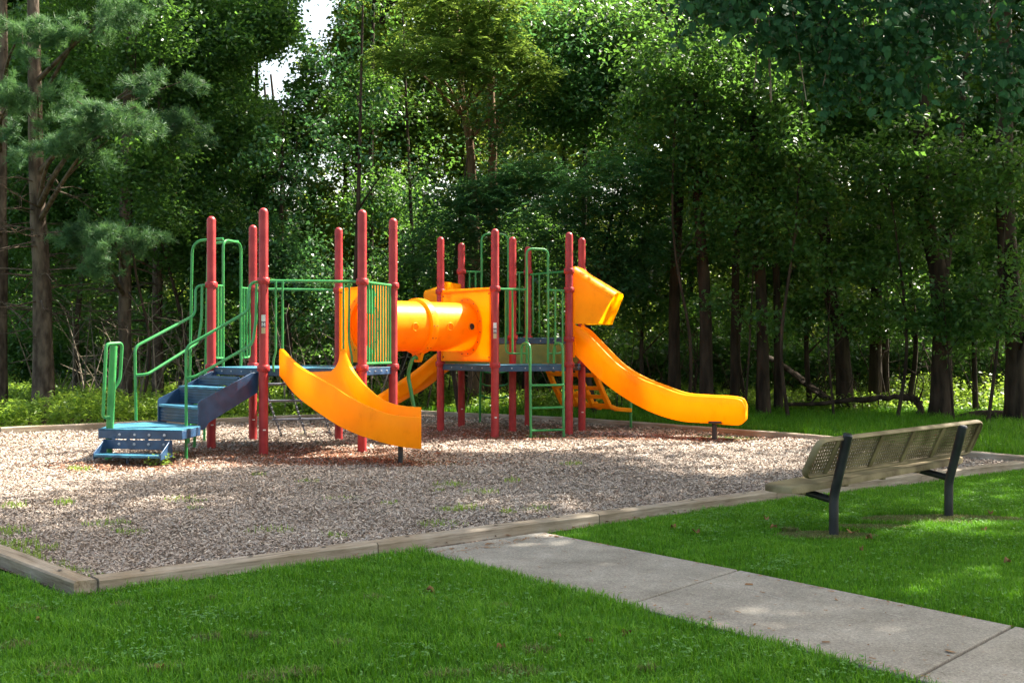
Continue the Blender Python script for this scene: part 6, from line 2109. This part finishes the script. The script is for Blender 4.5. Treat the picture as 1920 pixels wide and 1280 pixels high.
# sparse green weeds coming up through the chips
rng = np.random.default_rng(31)
spots = [G(485, 893), (G(575, 905)), G(348, 940), G(365, 955), G(840, 958), G(845, 910), G(820, 920), G(1070, 872), G(640, 937), G(560, 815), G(585, 812), G(1010, 820), G(120, 945), G(20, 950), G(310, 853), G(90, 1030), G(40, 1022), G(200, 985), G(950, 960), G(880, 955), G(900, 925), G(730, 945), G(1000, 955), G(830, 985), G(960, 905), G(240, 1000), G(500, 1000), G(630, 1010), G(150, 880), G(12, 1000)]
regs = []
for i, s_ in enumerate(spots):
    r = 0.10 + 0.12 * (i % 3) / 2
    regs.append(([(s_[0] + r * math.cos(t), s_[1] + r * 0.8 * math.sin(t)) for t in (2 * math.pi * k / 8 for k in range(8))], 70 + 40 * (i % 3), 0.03, 0.09, 0.007, 0.6))
edge = []
for t in np.linspace(0.0, 1.0, 26):
    q = lerp2((-2.4, 6.98), (2.4, 10.98), t)
    edge.append(([(q[0] + 0.14 * math.cos(a), q[1] + 0.1 * math.sin(a)) for a in (0, 1.5, 3, 4.5)], 60, 0.02, 0.06, 0.005, 0.6))
    q = lerp2((-2.55, 7.0), (-5.0, 9.6), t)
    edge.append(([(q[0] + 0.16 * math.cos(a), q[1] + 0.12 * math.sin(a)) for a in (0, 1.5, 3, 4.5)], 120, 0.03, 0.08, 0.005, 0.6))
blades('sparse_weeds', 'sparse green weeds sprouting through the wood chips', regs + edge, 'weed', 32, kind='weeds')

# weed growing on the low step
ws = thing('step_weed', 'small weed growing up over the right end of the low blue step', 'weed', (-4.45, 14.12, 0.13))
weeds([([(-4.62, 14.05), (-4.28, 14.0), (-4.28, 14.16), (-4.62, 14.2)], 14, 0.06, 0.17, 0.045, 0.016, 0.6)], 'foliage', None, 'weed', 33, parent=ws)

# ---- fallen leaves and thatch scraps on the lawn and the path
def scrap(px, py, s, label, seed):
    x, y, _ = G(px, py)
    rg = random.Random(seed)
    m = MB()
    an = rg.uniform(0, 6.28)
    k = 9
    rim = []
    for i in range(k):
        a = 2 * math.pi * i / k
        r = s * (0.55 + 0.45 * abs(math.cos(a))) * rg.uniform(0.75, 1.1)
        rim.append((r * math.cos(a), r * 0.6 * math.sin(a), 0.035 + 0.02 * math.sin(2 * a + seed) + rg.uniform(-0.006, 0.01)))
    c, s_ = math.cos(an), math.sin(an)
    tr = lambda q: (x + q[0] * c - q[1] * s_, y + q[0] * s_ + q[1] * c, q[2])
    v = [tr((0, 0, 0.03))] + [tr(q) for q in rim]
    v += [(q[0], q[1], q[2] - 0.002) for q in v]
    f = [(0, i + 1, (i + 1) % k + 1) for i in range(k)] + [(k + 1, k + 1 + (i + 1) % k + 1, k + 1 + i + 1) for i in range(k)]
    f += [(i + 1, k + 2 + i, k + 2 + (i + 1) % k, (i + 1) % k + 1) for i in range(k)]
    m.add(v, f)
    return tag(m.build('fallen_leaf', M['deadleaf'], None, smooth=False), label, 'leaf', 'dry leaves fallen on the lawn')
FL = 'small dry brown leaf lying on the grass'
for i, (px, py, s) in enumerate([(1305, 1003, 0.045), (1262, 995, 0.035), (1598, 1004, 0.05), (1630, 1014, 0.06), (1615, 1037, 0.035), (1450, 994, 0.05), (1437, 978, 0.04), (1857, 966, 0.04), (1048, 1206, 0.03), (1175, 1197, 0.03), (940, 1225, 0.03), (805, 1117, 0.045), (1103, 1213, 0.03), (70, 1175, 0.04), (1845, 1000, 0.035), (300, 1265, 0.03), (1890, 1060, 0.035)]):
    scrap(px, py, s, FL, i)
# ------------------------------------------------------------------ light, sky, camera
w = bpy.data.worlds.new('World')
scene.world = w
w.use_nodes = True
nt = w.node_tree
sky = nt.nodes.new('ShaderNodeTexSky')
sky.sky_type = 'NISHITA'
sky.sun_disc = False
sky.sun_elevation = SUN_EL
sky.sun_rotation = SUN_AZ
sky.air_density = 1.0
sky.dust_density = 4.5
sky.ozone_density = 1.0
bg = nt.nodes['Background']
bg.inputs['Strength'].default_value = 0.115
wm = nt.nodes.new('ShaderNodeMix')
wm.data_type = 'RGBA'
wm.blend_type = 'MULTIPLY'
wm.inputs['Factor'].default_value = 1.0
wm.inputs['B'].default_value = (1.07, 1.0, 0.84, 1.0)     # slightly hazy, warm white sky
nt.links.new(sky.outputs['Color'], wm.inputs['A'])
nt.links.new(wm.outputs['Result'], bg.inputs['Color'])

sd = bpy.data.lights.new('sun', 'SUN')
sd.energy = 5.0
sd.angle = math.radians(0.53)
sd.color = (1.0, 0.93, 0.82)
so = bpy.data.objects.new('sun', sd)
col.objects.link(so)
dirv = Vector((math.sin(SUN_AZ) * math.cos(SUN_EL), math.cos(SUN_AZ) * math.cos(SUN_EL), math.sin(SUN_EL)))
so.rotation_euler = dirv.to_track_quat('Z', 'Y').to_euler()
so.location = (20, 20, 30)

cd = bpy.data.cameras.new('camera')
cd.sensor_width = 36.0
cd.lens = F / 1920.0 * 36.0
cd.shift_y = (HZ - 640.0) / 1920.0
cd.clip_end = 600.0
cd.clip_start = 0.1
co_ = bpy.data.objects.new('camera', cd)
co_.location = (0, 0, EYE)
co_.rotation_euler = (math.radians(90), 0, 0)
col.objects.link(co_)
scene.camera = co_

scene.view_settings.view_transform = 'Standard'
scene.view_settings.look = 'None'
scene.view_settings.exposure = 2.3
scene.view_settings.gamma = 1.0
scene.cycles.max_bounces = 8
scene.cycles.diffuse_bounces = 4
scene.cycles.glossy_bounces = 3
scene.cycles.transmission_bounces = 5
scene.cycles.sample_clamp_indirect = 6.0
scene.cycles.use_denoising = True
